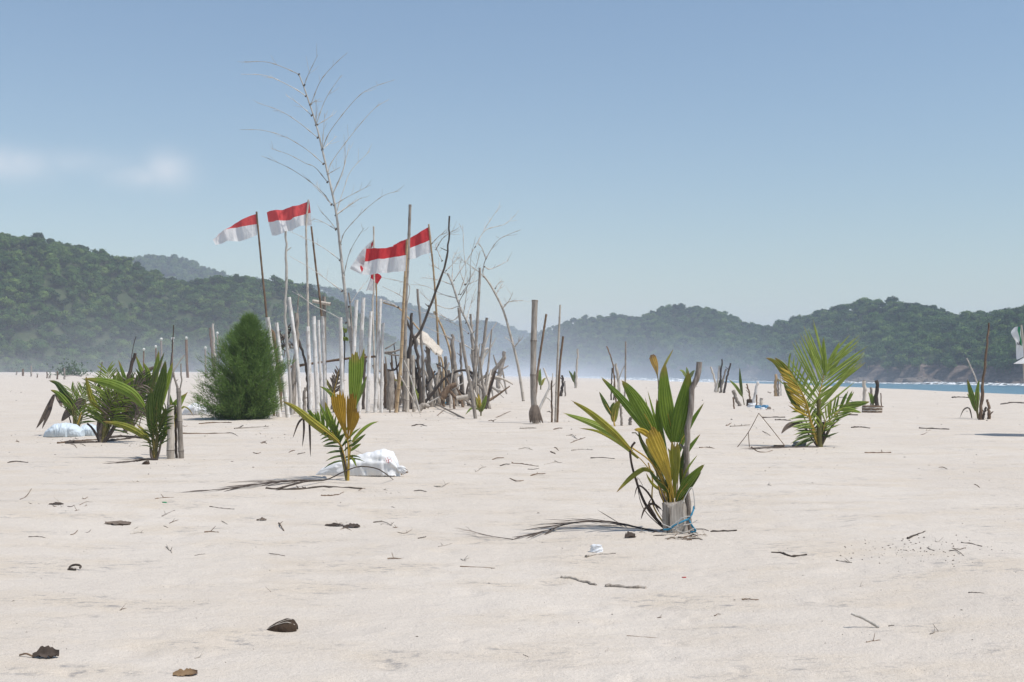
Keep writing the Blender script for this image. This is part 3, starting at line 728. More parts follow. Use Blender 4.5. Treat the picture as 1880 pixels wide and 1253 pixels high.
# wooden cross
s = Site(597, 752); root = empty('wooden_cross', s.g, 'weathered wooden cross post with crooked crossbar', 'cross')
mb = MB(); add_tube(mb, [s.g - Vector((0, 0, .2)), s.p(596, 650), s.p(595, 545)], [s.m(3.4)] * 3, 8, 0, 1, .1); mb.build('upright', [M_grey, M_end], root, s.g, True)
mb = MB(); add_tube(mb, smooth_curve([s.p(574, 553, -.13), s.p(590, 556, -.13), s.p(607, 559, -.13)], 6), [s.m(3.2)] * 6, 8, 0, 1, .12); mb.build('crossbar', [M_pale, M_end], root, s.g, True)
# hollow log leaning on the white post
s = Site(512, 764); solid('hollow_log', 'hollow greenish log leaning against a white fence post', 'log', [([s.g - Vector((0, 0, .1)), s.p(513, 690), s.p(508, 640), s.p(499, 610), s.p(494, 607, -.1)], s.m(5), s.m(5.5))], [M_brown, M_end], s.g)
# rails and loose branches in the fence
s = Site(590, 754); solid('fence_rail', 'reddish brown branch tied as a rail across the fence', 'rail', [([s.p(534, 674), s.p(565, 669), s.p(600, 664), s.p(645, 658), s.p(690, 655)], s.m(2.6), s.m(2))], [M_brown], s.p(590, 666))
s = Site(735, 754); solid('fence_rail', 'pale forked branch lying across the top of the driftwood', 'rail', [([s.p(706, 648), s.p(722, 646), s.p(736, 641), s.p(745, 632)], s.m(2.2), s.m(1.5)), ([s.p(707, 641), s.p(716, 636), s.p(727, 629)], s.m(1.4), s.m(.9)), ([s.p(706, 648), s.p(718, 651), s.p(733, 653)], s.m(2), s.m(1.4))], [M_grey], s.p(722, 646))

# driftwood heap right of the fence: every log a thing
def log(label, site, segs, mat, name='driftwood_log', cat='driftwood', group='driftwood heap by the fence'):
    s = Site(*site); solid(name, label, cat, [([s.p(*q) for q in pts], s.m(a) / 2, s.m(b) / 2) for pts, a, b in segs], [mat, M_end], s.p(*segs[0][0][0]), group)
log('pale root log pointing right at the end of the heap', (900, 740), [([(889, 700), (905, 692), (925, 697), (942, 706)], 7, 3), ([(905, 693), (918, 702), (926, 716)], 4, 1.5)], M_pale)
log('splayed bleached root at the foot of the heap', (895, 744), [([(884, 700), (896, 706), (912, 716), (921, 718)], 9, 4), ([(890, 703), (902, 716), (906, 735)], 6, 2), ([(905, 712), (918, 724), (925, 731)], 3, 1.2)], M_twig)
log('curved driftwood limb rising to the trunk stump', (905, 735), [([(888, 712), (900, 690), (914, 672), (926, 656)], 9, 6), ([(913, 674), (908, 660), (906, 652)], 4, 2)], M_grey)
log('dark tangled branch in the middle of the heap', (810, 748), [([(778, 742), (800, 715), (820, 692), (850, 680), (878, 690)], 6, 4), ([(820, 692), (815, 676), (800, 668)], 4, 2)], M_dark)
log('thin straight pale stick slanting across the heap', (820, 752), [([(783, 742), (815, 725), (851, 703)], 3, 2.4)], M_twig)
log('brown rooty stump lying in the heap', (826, 752), [([(812, 730), (824, 712), (838, 706)], 14, 9), ([(824, 714), (834, 728), (846, 738)], 8, 4)], M_brown)
log('knotted grey root knob near the blue cord', (870, 748), [([(856, 735), (866, 712), (872, 690), (870, 672)], 11, 5), ([(866, 712), (880, 698), (892, 690)], 8, 5), ([(868, 700), (884, 712), (890, 735)], 7, 4)], M_grey)
log('bleached antler shaped branch above the heap', (880, 742), [([(876, 720), (886, 660), (893, 625), (912, 592)], 6, 2), ([(886, 660), (900, 640), (911, 620)], 4, 1.5), ([(884, 670), (890, 645), (897, 640)], 6, 5)], M_twig)
log('round cut log end low in the heap', (850, 752), [([(838, 732), (851, 730), (860, 728)], 9, 8)], M_pale)
log('grey weathered root crown on the sand', (780, 758), [([(768, 752), (778, 744), (788, 748)], 13, 7), ([(770, 754), (764, 740), (758, 728)], 4, 2)], M_grey)
log('thin slanted pale cane leaning before the stub posts', (762, 760), [([(770, 756), (756, 700), (742, 662)], 3, 2)], M_twig)
log('crossing thin cane leaning before the stub posts', (765, 760), [([(772, 758), (752, 722), (735, 690)], 2.6, 2)], M_pale)
log('dark bent root between the stub posts', (765, 752), [([(759, 735), (771, 705), (764, 690), (765, 675)], 6, 4)], M_dark)
log('black angled branch behind the wide board', (740, 748), [([(707, 680), (725, 679), (735, 664), (742, 650)], 4, 3)], M_dark)
rnd = random.Random(77)
for k in range(62):
    x = rnd.choice((rnd.uniform(706, 760), rnd.uniform(745, 900), rnd.uniform(775, 895))); y = rnd.uniform(740, 752); L = rnd.uniform(35, 85) * (1 if k < 26 else rnd.choice((1, 1.3, 1.7))); a = R(rnd.choice((rnd.uniform(50, 130), rnd.uniform(20, 160))) if k < 26 else rnd.uniform(68, 112)); ex, ey = x + math.cos(a) * L, y - math.sin(a) * L
    tone = ('grey', 'dark', 'brown', 'pale', 'dark')[k % 5]; log('%s %s stick jammed %s in the driftwood heap' % ('long' if L > 60 else 'short', tone, 'upright' if 65 < math.degrees(a) < 115 else 'slanting'), (x, y), [([(x, y), ((x + ex) / 2 + rnd.uniform(-4, 4), (y + ey) / 2, rnd.uniform(-.3, .3)), (ex, ey, rnd.uniform(-.6, .6))], rnd.uniform(3, 7), rnd.uniform(1.6, 4))], (M_grey, M_dark, M_brown, M_pale, M_dark)[k % 5], group='sticks jammed in the driftwood heap')
# bleached slab on the heap
s = Site(785, 748); mb = MB(); rails = [[(757, 622), (766, 613), (777, 611), (792, 622), (806, 637), (813, 646)], [(760, 636), (770, 630), (780, 632), (790, 640), (800, 650), (808, 653)]]
for dz, (ra, rb) in ((0, (rails[0], rails[1])),):
    A = smooth_curve([s.p(*q, -.1) for q in ra], 14); B = smooth_curve([s.p(*q, -.75) for q in rb], 14)
    vs = []
    for a, b in zip(A, B):
        jx = .05 * math.sin(len(vs) * 1.7) + .04 * math.sin(len(vs) * .61); a = a + Vector((0, 0, jx * .6)); b = b + Vector((jx, jx, -jx)); u = Vector((0, .0, .045)); vs += [a + u, b + u, b - u, a - u]
    fs = [(i * 4 + k, i * 4 + (k + 1) % 4, i * 4 + 4 + (k + 1) % 4, i * 4 + 4 + k) for i in range(13) for k in range(4)] + [(0, 3, 2, 1), (52, 53, 54, 55)]
    mb.add(vs, fs)
tag(mb.build('driftwood_slab', M_pale, None, s.p(785, 630)), 'curved bleached slab resting on top of the driftwood heap', 'driftwood', 'driftwood heap by the fence')
# blue cords round the bundle
s = Site(808, 745)
for lab, y in (('upper blue cord tied round the stake bundle', 688), ('middle blue cord tied round the stake bundle', 718), ('low blue cord tied round the stake bundle', 740)):
    c = s.p(808, y); mb = MB(); C = [c + Vector((math.cos(a) * s.m(10.5), math.sin(a) * s.m(6.5), math.sin(a * 2) * .02)) for a in [2 * math.pi * i / 24 for i in range(25)]]
    add_tube(mb, C, [.018] * 25, 6); tag(mb.build('twine_loop', M_rope, None, c, True), lab, 'cord', 'blue cords on the bundle')
# plank leaning down to the sand
a, b = G(800, 747), G(853, 769); mb = MB(); a = a + Vector((0, 0, .12)); w_ = Vector((.0, .09, 0)); t_ = Vector((0, 0, .03))
mb.add([a - w_ - t_, a + w_ - t_, a + w_ + t_, a - w_ + t_, b - w_ - t_, b + w_ - t_, b + w_ + t_, b - w_ + t_], [(0, 1, 2, 3), (7, 6, 5, 4), (0, 4, 5, 1), (1, 5, 6, 2), (2, 6, 7, 3), (3, 7, 4, 0)])
tag(mb.build('plank', M_grey, None, a), 'grey plank sloping down onto the sand before the heap', 'plank')

# ---------------------------------------------------------------- bare bamboo culms with side branches
def culm(name, label, base, pts, w0, w1, branches, mat, bmat, seg=.5, bw=(2.0, .8), twigs=0, tseed=1, knob=2.2):
    s = Site(*base); root = empty(name, s.g, label, 'bamboo'); rnd = random.Random(tseed)
    P = [s.g - Vector((0, 0, .25)), s.g] + [s.p(*q) for q in pts]
    mb = MB(); bamboo_tube(mb, P, s.m(w0) / 2, s.m(w1) / 2, seg, rnd=rnd); mb.build('stem', [mat, M_ring, M_end], root, s.g, True)
    for br in branches:
        dz = rnd.uniform(-1, 1) * .9
        pp = [s.p(q[0], q[1], dz * k / max(1, len(br) - 1)) for k, q in enumerate(br)]
        mb = MB(); n = 5 * len(pp); C = smooth_curve(pp, n); r0, r1 = s.m(bw[0]) / 2, s.m(bw[1]) / 2
        add_tube(mb, C, [(r0 + (r1 - r0) * i / (n - 1)) * (1.9 if i % 6 == 3 else 1) for i in range(n)], 5, 0)
        kn = C[0]; add_tube(mb, [kn - Vector((.03, 0, .03)), kn + Vector((.03, 0, .03))], [s.m(knob)] * 2, 6, 1)
        for _ in range(twigs):
            i = rnd.randrange(n // 3, n - 1); d = (C[min(i + 1, n - 1)] - C[i - 1]).normalized()
            e = (d + Vector((rnd.uniform(-1, 1), rnd.uniform(-1, 1), rnd.uniform(-.6, 1)))).normalized() * rnd.uniform(.15, .6)
            add_tube(mb, [C[i], C[i] + e * .6, C[i] + e + Vector((0, 0, .04))], [r1 * 1.1, r1, r1 * .6], 4, 0)
        mb.build('branch', [bmat, M_ring], root, s.g, True)
c6 = crop(440, 90, 4.043); c4 = crop(370, 340, 4.821); c5 = crop(620, 360, 5.529); c3 = crop(640, 500, 4.178)
def cc(c, *a): return [c(*q) for q in a]
B1 = [cc(c6, (440, 190), (330, 140), (200, 98), (35, 95)), cc(c6, (480, 270), (510, 190), (580, 45)), cc(c6, (492, 350), (390, 285), (200, 200), (10, 188)),
      cc(c6, (530, 410), (600, 240), (700, 120), (800, 28)), cc(c6, (535, 495), (440, 410), (345, 345)), cc(c6, (567, 565), (640, 370), (755, 195)),
      cc(c6, (567, 565), (568, 380)), cc(c6, (580, 660), (430, 540), (300, 460), (135, 402)), cc(c6, (613, 750), (632, 480)),
      cc(c6, (613, 745), (680, 600), (860, 375), (980, 290), (1150, 230)), cc(c6, (622, 855), (500, 750), (340, 655), (170, 605), (0, 600)),
      cc(c6, (652, 990), (560, 880), (490, 850), (365, 785), (230, 740)), cc(c6, (655, 930), (690, 830), (870, 590), (1005, 440), (1110, 375)),
      cc(c6, (683, 1155), (590, 1040), (395, 900), (225, 820), (160, 795)), cc(c6, (690, 1080), (760, 930), (815, 710)), cc(c6, (690, 1080), (775, 870), (783, 700)),
      cc(c6, (713, 1235), (770, 1050), (830, 900), (965, 760)), cc(c6, (713, 1235), (770, 1190), (885, 1112)), cc(c6, (700, 1160), (800, 1100), (975, 1010)),
      cc(c4, (1230, 530), (1260, 430), (1340, 330), (1470, 200), (1620, 90), (1760, 50)), cc(c4, (1195, 265), (1300, 190), (1420, 110)), cc(c4, (1150, 175), (1080, 90), (985, 0)),
      cc(c4, (1190, 390), (1120, 300), (1045, 225)), cc(c4, (1190, 395), (1080, 330), (980, 290)), cc(c4, (1225, 665), (1100, 570), (960, 490), (780, 410)),
      cc(c4, (1245, 940), (1130, 855), (970, 740), (770, 625)), cc(c4, (1260, 800), (1310, 600), (1398, 440), (1440, 380)), cc(c4, (1300, 1080), (1398, 930), (1470, 850)),
      cc(c4, (1280, 1220), (1150, 1140), (1000, 1070), (900, 1000), (800, 940)), cc(c6, (523, 415), (560, 385)), cc(c6, (575, 565), (690, 495)), cc(c6, (613, 750), (718, 650)), cc(c6, (655, 930), (745, 880))]
culm('bare_bamboo', 'very tall bare bamboo culm with feathery leafless branches', (655, 758), [(650, 690), (646, 640), (640, 593), (634.5, 547), (630, 506), (624, 450), (618, 395), (610.7, 357), (602, 320), (591.6, 275), (581, 230), (569, 193), (558, 160), (549, 137)], 7.5, 2.2, B1, M_twig, M_twig, .62, (1.5, .65), 3, 3, 1.5)
culm('bare_bamboo', 'thin second bamboo cane hugging the tall bare culm', (657, 757), [(650, 680), (646, 610), (643, 560), (640, 538)], 5, 3, [], M_grey, M_twig)
B2 = [cc(c5, (1480, 820), (1430, 770), (1350, 710), (1230, 630)), cc(c5, (1480, 820), (1475, 760), (1505, 640), (1620, 460), (1740, 390), (1860, 345)), cc(c5, (1505, 640), (1470, 540), (1440, 490)),
      cc(c3, (1130, 170), (1180, 90)), cc(c3, (1180, 280), (1230, 220), (1260, 160)), cc(c3, (1200, 250), (1240, 225), (1337, 215)), cc(c3, (1275, 570), (1240, 530), (1205, 505)), cc(c3, (1275, 570), (1310, 530), (1337, 500)), cc(c5, (1600, 940), (1640, 880), (1690, 870)), cc(c5, (1490, 720), (1560, 740), (1740, 655))]
culm('bare_bamboo', 'slender bamboo cane leaning right of the driftwood heap', (961, 737), [(951, 672), (937, 615), (924, 570), (910, 541), (898, 520), (888, 507)], 5.5, 3.5, B2, M_pale, M_twig, .45, (2.0, .8), 4, 5, 1.2)
B3 = [cc(c5, (1180, 860), (1290, 690), (1395, 520), (1470, 380), (1530, 275), (1650, 100)), cc(c5, (1395, 520), (1500, 350), (1690, 290), (1800, 200)), cc(c5, (1160, 890), (1170, 640), (1195, 580)), cc(c5, (1100, 760), (1180, 680), (1230, 620)),
      cc(c5, (1120, 800), (1040, 750), (980, 700), (930, 620)), cc(c5, (1060, 660), (1000, 520), (1000, 480)), cc(c5, (1000, 540), (1060, 440), (1130, 380), (1220, 330)), cc(c5, (1230, 1000), (1300, 780), (1280, 560), (1270, 290)),
      cc(c5, (1230, 1080), (1340, 860), (1350, 640), (1400, 420)), cc(c5, (1290, 900), (1240, 740), (1260, 640)), cc(c3, (800, 100), (690, 60), (560, 40)), cc(c3, (830, 200), (720, 170), (600, 110), (500, 95)),
      cc(c3, (848, 260), (760, 280), (640, 230), (530, 140)), cc(c3, (870, 300), (800, 370), (700, 330), (560, 310), (440, 275)), cc(c3, (920, 470), (820, 400), (720, 360), (600, 340)), cc(c3, (960, 600), (840, 530), (700, 470), (590, 420)),
      cc(c3, (900, 390), (930, 270), (975, 130)), cc(c3, (880, 330), (900, 200), (915, 40)), cc(c3, (940, 480), (985, 430), (1000, 380)), cc(c5, (960, 480), (1040, 400), (1120, 370)), cc(c5, (1300, 900), (1390, 760), (1450, 560)), cc(c5, (1250, 1000), (1330, 900), (1420, 860))]
culm('bare_bamboo', 'dead bamboo with a tangle of pale twigs over the heap', (882, 745), [(878, 650), (870, 624), (860, 596), (848, 572), (839, 548), (831, 523), (822, 502)], 5.5, 3.6, B3, M_twig, M_twig, .4, (1.7, .7), 6, 9, 1.1)
culm('bare_bamboo', 'tan bamboo cane arching over the dark stakes', (815, 747), [(812, 663), (790, 632), (769, 605), (743, 577), (731, 565), (703, 556)], 4.5, 2.5, [cc(c3, (380, 270), (300, 225), (210, 215)), cc(c3, (430, 320), (420, 200), (260, 110)), cc(c3, (430, 320), (470, 130), (430, 80), (250, 40))], M_tan, M_twig, .5, (1.8, .8), 2, 4)
culm('bare_bamboo', 'dry cane slanting from the straw coloured flagpole to the heap', (835, 745), [(828, 655), (815, 610), (806, 590), (797, 572)], 4.5, 3.5, [], M_tan, M_twig)
# tangle of vines on the spindly sapling
s = Site(528, 760); root = empty('vine_tangle', s.p(525, 640), 'dry tangled vine wound round the bleached sapling', 'vine'); rnd = random.Random(3)
for k in range(16):
    x, y = rnd.uniform(517, 533), rnd.uniform(575, 650); pp = []
    for j in range(5): pp.append(s.p(x, y, rnd.uniform(-.25, .25))); x = min(538, max(514, x + rnd.uniform(-11, 11))); y += rnd.uniform(-12, 12)
    mb = MB(); add_tube(mb, smooth_curve(pp, 16), [s.m(1.1)] * 16, 5); mb.build('vine', M_dark if k % 3 else M_grey, root, s.p(525, 640), True)
# small green sprout on a post
s = Site(632, 758); root = empty('green_sprout', s.g, 'small bright green sprout beside the lone white post', 'plant')
mb = MB(); add_tube(mb, smooth_curve([s.g - Vector((0, 0, .1)), s.p(631, 690), s.p(633, 640), s.p(632, 605)], 10), [s.m(1.2)] * 10, 5); mb.build('stem', M_dark, root, s.g, True)
for q in ((632, 606, 628, 604), (632, 612, 637, 603), (633, 625, 638, 620), (633, 626, 629, 619), (633, 622, 640, 626)):
    mb = MB(); blade(mb, [s.p(q[0], q[1]), s.p((q[0] + q[2]) / 2, (q[1] + q[3]) / 2 - 1, -.1), s.p(q[2], q[3], -.15)], s.m(7), 2, .2, n=7); mb.build('leaf', L_lime, root, s.g)

# ---------------------------------------------------------------- flags
def flag(label, d, top, seam, bot, redm, amp=.06, seed=0, redfirst=True, waves=2.2):
    rnd = random.Random(seed); n, k = 26, 7
    def rail(r): return smooth_curve([W(q[0], q[1], d + (q[2] if len(q) > 2 else 0)) for q in r], n)
    T, Sm, B = rail(top), rail(seam), rail(bot); o0 = T[0]
    root = empty('flag', o0, label, 'flag', 'red and white flags on the fence'); ph = rnd.random() * 6
    def rip(i, v):
        u = i / (n - 1); a = amp * min(1, u * 2.5)
        return Vector((0, a * (math.sin(u * waves * 6.283 + ph + v * 1.3) + .45 * math.sin(u * waves * 15 + ph * 2 - v * 2.2)), a * .12 * math.sin(u * 17 + v * 3)))
    for nm, A, Bq, v0, v1, mt in (('red_half', T, Sm, 0, .5, redm), ('white_half', Sm, B, .5, 1, M_wcloth)):
        vs = [];
        for i in range(n):
            for j in range(k):
                t = j / (k - 1); vs.append(A[i].lerp(Bq[i], t) + rip(i, v0 + (v1 - v0) * t))
        mb = MB(); mb.add(vs, grid_faces(k, n)); mb.build(nm, mt, root, o0, True)
dF = Site(503, 764).d
flag('drooping flag whose white fly end folds over the red', dF, [(471, 393), (456, 398), (440, 406), (425, 415), (414, 422, .1), (402, 431, .12), (391, 440, .12)],
     [(471.5, 412), (457, 414), (440, 417.5), (426, 419), (415, 421.5), (402, 430.5, .02), (390, 440)], [(472.5, 431), (458, 438), (444, 442), (430, 443.5), (418, 443), (406, 447), (396, 451)], M_redb, .05, 1)
dF = Site(569, 757).d
flag('highest flag, flying straight with a faded red half', dF, [(568, 369.5), (553, 375), (532, 381.5), (510, 386), (489, 389.5)], [(570.5, 391), (552, 396), (533, 403), (512, 406), (492, 407.5)], [(572.5, 414.5), (556, 415), (536, 422), (517, 430), (499, 433)], M_redb, .09, 2)
sF = Site(727, 758)
flag('wide front flag with a notched red fly edge', sF.d - .9, [(747, 442), (732, 448), (714, 454.5), (692, 456.5), (672.5, 456)], [(746, 468.5), (730, 471.5), (712, 474), (690, 477), (670, 480)], [(744.5, 498), (727, 499.5), (706, 501), (685, 503.5), (665, 505)], M_red, .10, 3)
sF = Site(811, 745)
flag('deep red flag flying from the straw coloured pole', sF.d, [(789, 416), (775, 424), (762, 432), (749, 438.5), (735, 444), (722, 450)], [(792, 440), (777, 446.5), (762, 452), (748, 457), (735, 461), (722, 465)], [(793, 464), (777, 468), (763, 474), (749, 478), (735, 482), (722, 486)], M_red, .07, 4)
sF = Site(690, 752)
flag('twisted flag showing mostly white with a red fold', sF.d, [(685, 443), (676, 455), (666, 466), (659, 474), (657, 478)], [(686, 446, .2), (680, 466, .2), (672, 484, .2), (666, 498, .1), (663.5, 504)], [(684.5, 441, -.1), (672, 452, -.2), (660, 466, -.3), (650, 481, -.35), (642, 494, -.35)], M_red, .05, 5)
sF = Site(692, 750)
flag('small tattered flag hanging below the front flag', sF.d, [(701, 509), (697, 504), (690, 502.5), (681, 504)], [(692, 524), (690, 521), (685, 514), (680, 511)], [(688, 536), (684, 535), (677, 533), (671.5, 535)], M_red, .04, 6)
# ---------------------------------------------------------------- casuarina bush
def casuarina():
    s = Site(449, 770); rnd = random.Random(12); H = s.m(190)
    root = empty('casuarina_bush', s.g, 'dense feathery dark green casuarina bush at the fence end', 'bush')
    top = s.p(459, 588); mb = MB(); add_tube(mb, smooth_curve([s.g - Vector((0, 0, .2)), s.g + Vector((0, 0, H * .5)), top], 12), [.06 * (1 - .8 * i / 11) for i in range(12)], 7, 0, 0, .1, rnd); mb.build('trunk', M_brown, root, s.g, True)
    def prof(h): return float(np.interp(h, [0, .08, .22, .4, .55, .7, .82, .93, 1], [.70, 1.0, 1.04, 1.0, .90, .68, .42, .17, .03])) * s.m(77)
    cr = MB(); wood = MB()
    for b in range(760):
        h = rnd.random() ** 1.15 * .97; a = rnd.random() * 6.28; rad = prof(h) * (rnd.uniform(.62, 1.06) if b % 3 else rnd.uniform(.2, .6))
        pl = float(fbm(a * 1.1 + 20, h * 4.5, 77, 2)); rad *= 1 + .42 * pl
        if math.cos(a) < -.3 and h < .45: rad *= 1.06
        c0 = s.g.lerp(top, max(0, h - .16)) ; e = s.g.lerp(top, h) + Vector((math.cos(a) * rad, math.sin(a) * rad, 0))
        e.z = max(e.z, s.g.z + .08); mid = c0.lerp(e, .55) + Vector((0, 0, -.05))
        C = smooth_curve([c0, mid, e + Vector((0, 0, .08 + .12 * h))], 9)
        if b % 4 == 0: add_tube(wood, C, [.010 * (1 - .7 * i / 8) for i in range(9)], 4)
        out = Vector((math.cos(a), math.sin(a), .8 + .9 * h)).normalized()
        for q in range(72):
            t = rnd.uniform(.12, 1.0) ** .7; x = t * 8; k = min(int(x), 7); p = C[k].lerp(C[k + 1], x - k) + Vector((rnd.gauss(0, .05), rnd.gauss(0, .05), rnd.gauss(0, .05)))
            d = (out + Vector((rnd.gauss(0, .42), rnd.gauss(0, .42), rnd.gauss(.05, .42)))).normalized(); L = rnd.uniform(.13, .30)
            sd = d.orthogonal().normalized(); sd = Matrix.Rotation(rnd.random() * 6.28, 3, d) @ sd; w = rnd.uniform(.005, .010)
            tip = p + d * L + Vector((0, 0, -.03))
            cr.add([p - sd * w, p + sd * w, tip], [(0, 1, 2)])
    for q in range(26):                                     # loose wisps at the top
        p = s.g.lerp(top, rnd.uniform(.8, 1)) ; d = Vector((rnd.gauss(-.3, .5), rnd.gauss(0, .4), 1)).normalized(); L = rnd.uniform(.25, .6); w = .006; sd = d.orthogonal().normalized()
        m_ = p + d * L * .6; tip = p + d * L + Vector((rnd.uniform(-.25, .05), 0, -.08)); cr.add([p - sd * w, p + sd * w, m_ + sd * w, m_ - sd * w, tip], [(0, 1, 2, 3), (3, 2, 4)])
    cr.build('crown', M_needle, root, s.g); wood.build('branches', M_brown, root, s.g)
casuarina()

# ---------------------------------------------------------------- coconut seedlings
PG = 'young coconut palms planted in the sand'
def palm(label, base, leaves=(), fronds=(), stalks=(), name='coconut_seedling', seed=0):
    s = Site(*base); rnd = random.Random(seed); root = empty(name, s.g, label, 'palm', PG); foot = s.g - Vector((0, 0, .06))
    def pts3(pp, d0, d1): n = max(1, len(pp) - 1); return [s.p(q[0], q[1], d0 + (d1 - d0) * i / n) for i, q in enumerate(pp)]
    for k, lf in enumerate(leaves):
        stem, bl, w, mt = lf[:4]; kw = dict(lf[4]) if len(lf) > 4 else {}
        d1 = kw.pop('dd', rnd.uniform(-1, 1) * s.m(abs(bl[-1][0] - base[0]) * .4 + 12)); lab = kw.pop('label', None); r = kw.pop('r', min(3.0, .3 * w)); smat = kw.pop('smat', L_dstalk if s.d > 33 else L_stalk)
        B = pts3(bl, d1 * .25, d1); mb = MB(); blade(mb, B, s.m(w), seed=k + seed * 31, **kw); o = mb.build('leaf', mt, root, s.g)
        if lab: o['label'] = lab
        if stem is not False:
            C = [foot] + ([s.p(*q) for q in stem] if stem else []) + [B[0], B[min(1, len(B) - 1)]]
            n = 5 * len(C); mb = MB(); cv = smooth_curve(C, n); add_tube(mb, cv, [s.m(r) / 2 * (1 - .65 * i / (n - 1)) for i in range(n)], 6); mb.build('stalk', smat, o, s.g, True)
    for k, fr in enumerate(fronds):
        pp, L, nl, w, mt = fr[:5]; kw = dict(fr[5]) if len(fr) > 5 else {}
        d1 = kw.pop('dd', rnd.uniform(-1, 1) * s.m(abs(pp[-1][0] - base[0]) * .4 + 8)); lab = kw.pop('label', None); r = kw.pop('r', 3.0); smat = kw.pop('smat', L_stalk)
        mb = MB(); pinnate(mb, [foot] + pts3(pp, 0, d1), s.m(L), nl, s.m(w) / 2, mi=0, stalkmi=1, r0=s.m(r) / 2, seed=k + seed * 17, **kw); o = mb.build('frond', [mt, smat], root, s.g)
        if lab: o['label'] = lab
    for pp, a, b, mt in stalks:
        C = [foot] + [s.p(*q) for q in pp]; n = 5 * len(C); mb = MB(); cv = smooth_curve(C, n); add_tube(mb, cv, [(s.m(a) + (s.m(b) - s.m(a)) * i / (n - 1)) / 2 for i in range(n)], 6, 0, 0, .08, rnd); mb.build('stalk', mt, root, s.g, True)
    return s, root
DEAD = dict(smat=L_black)
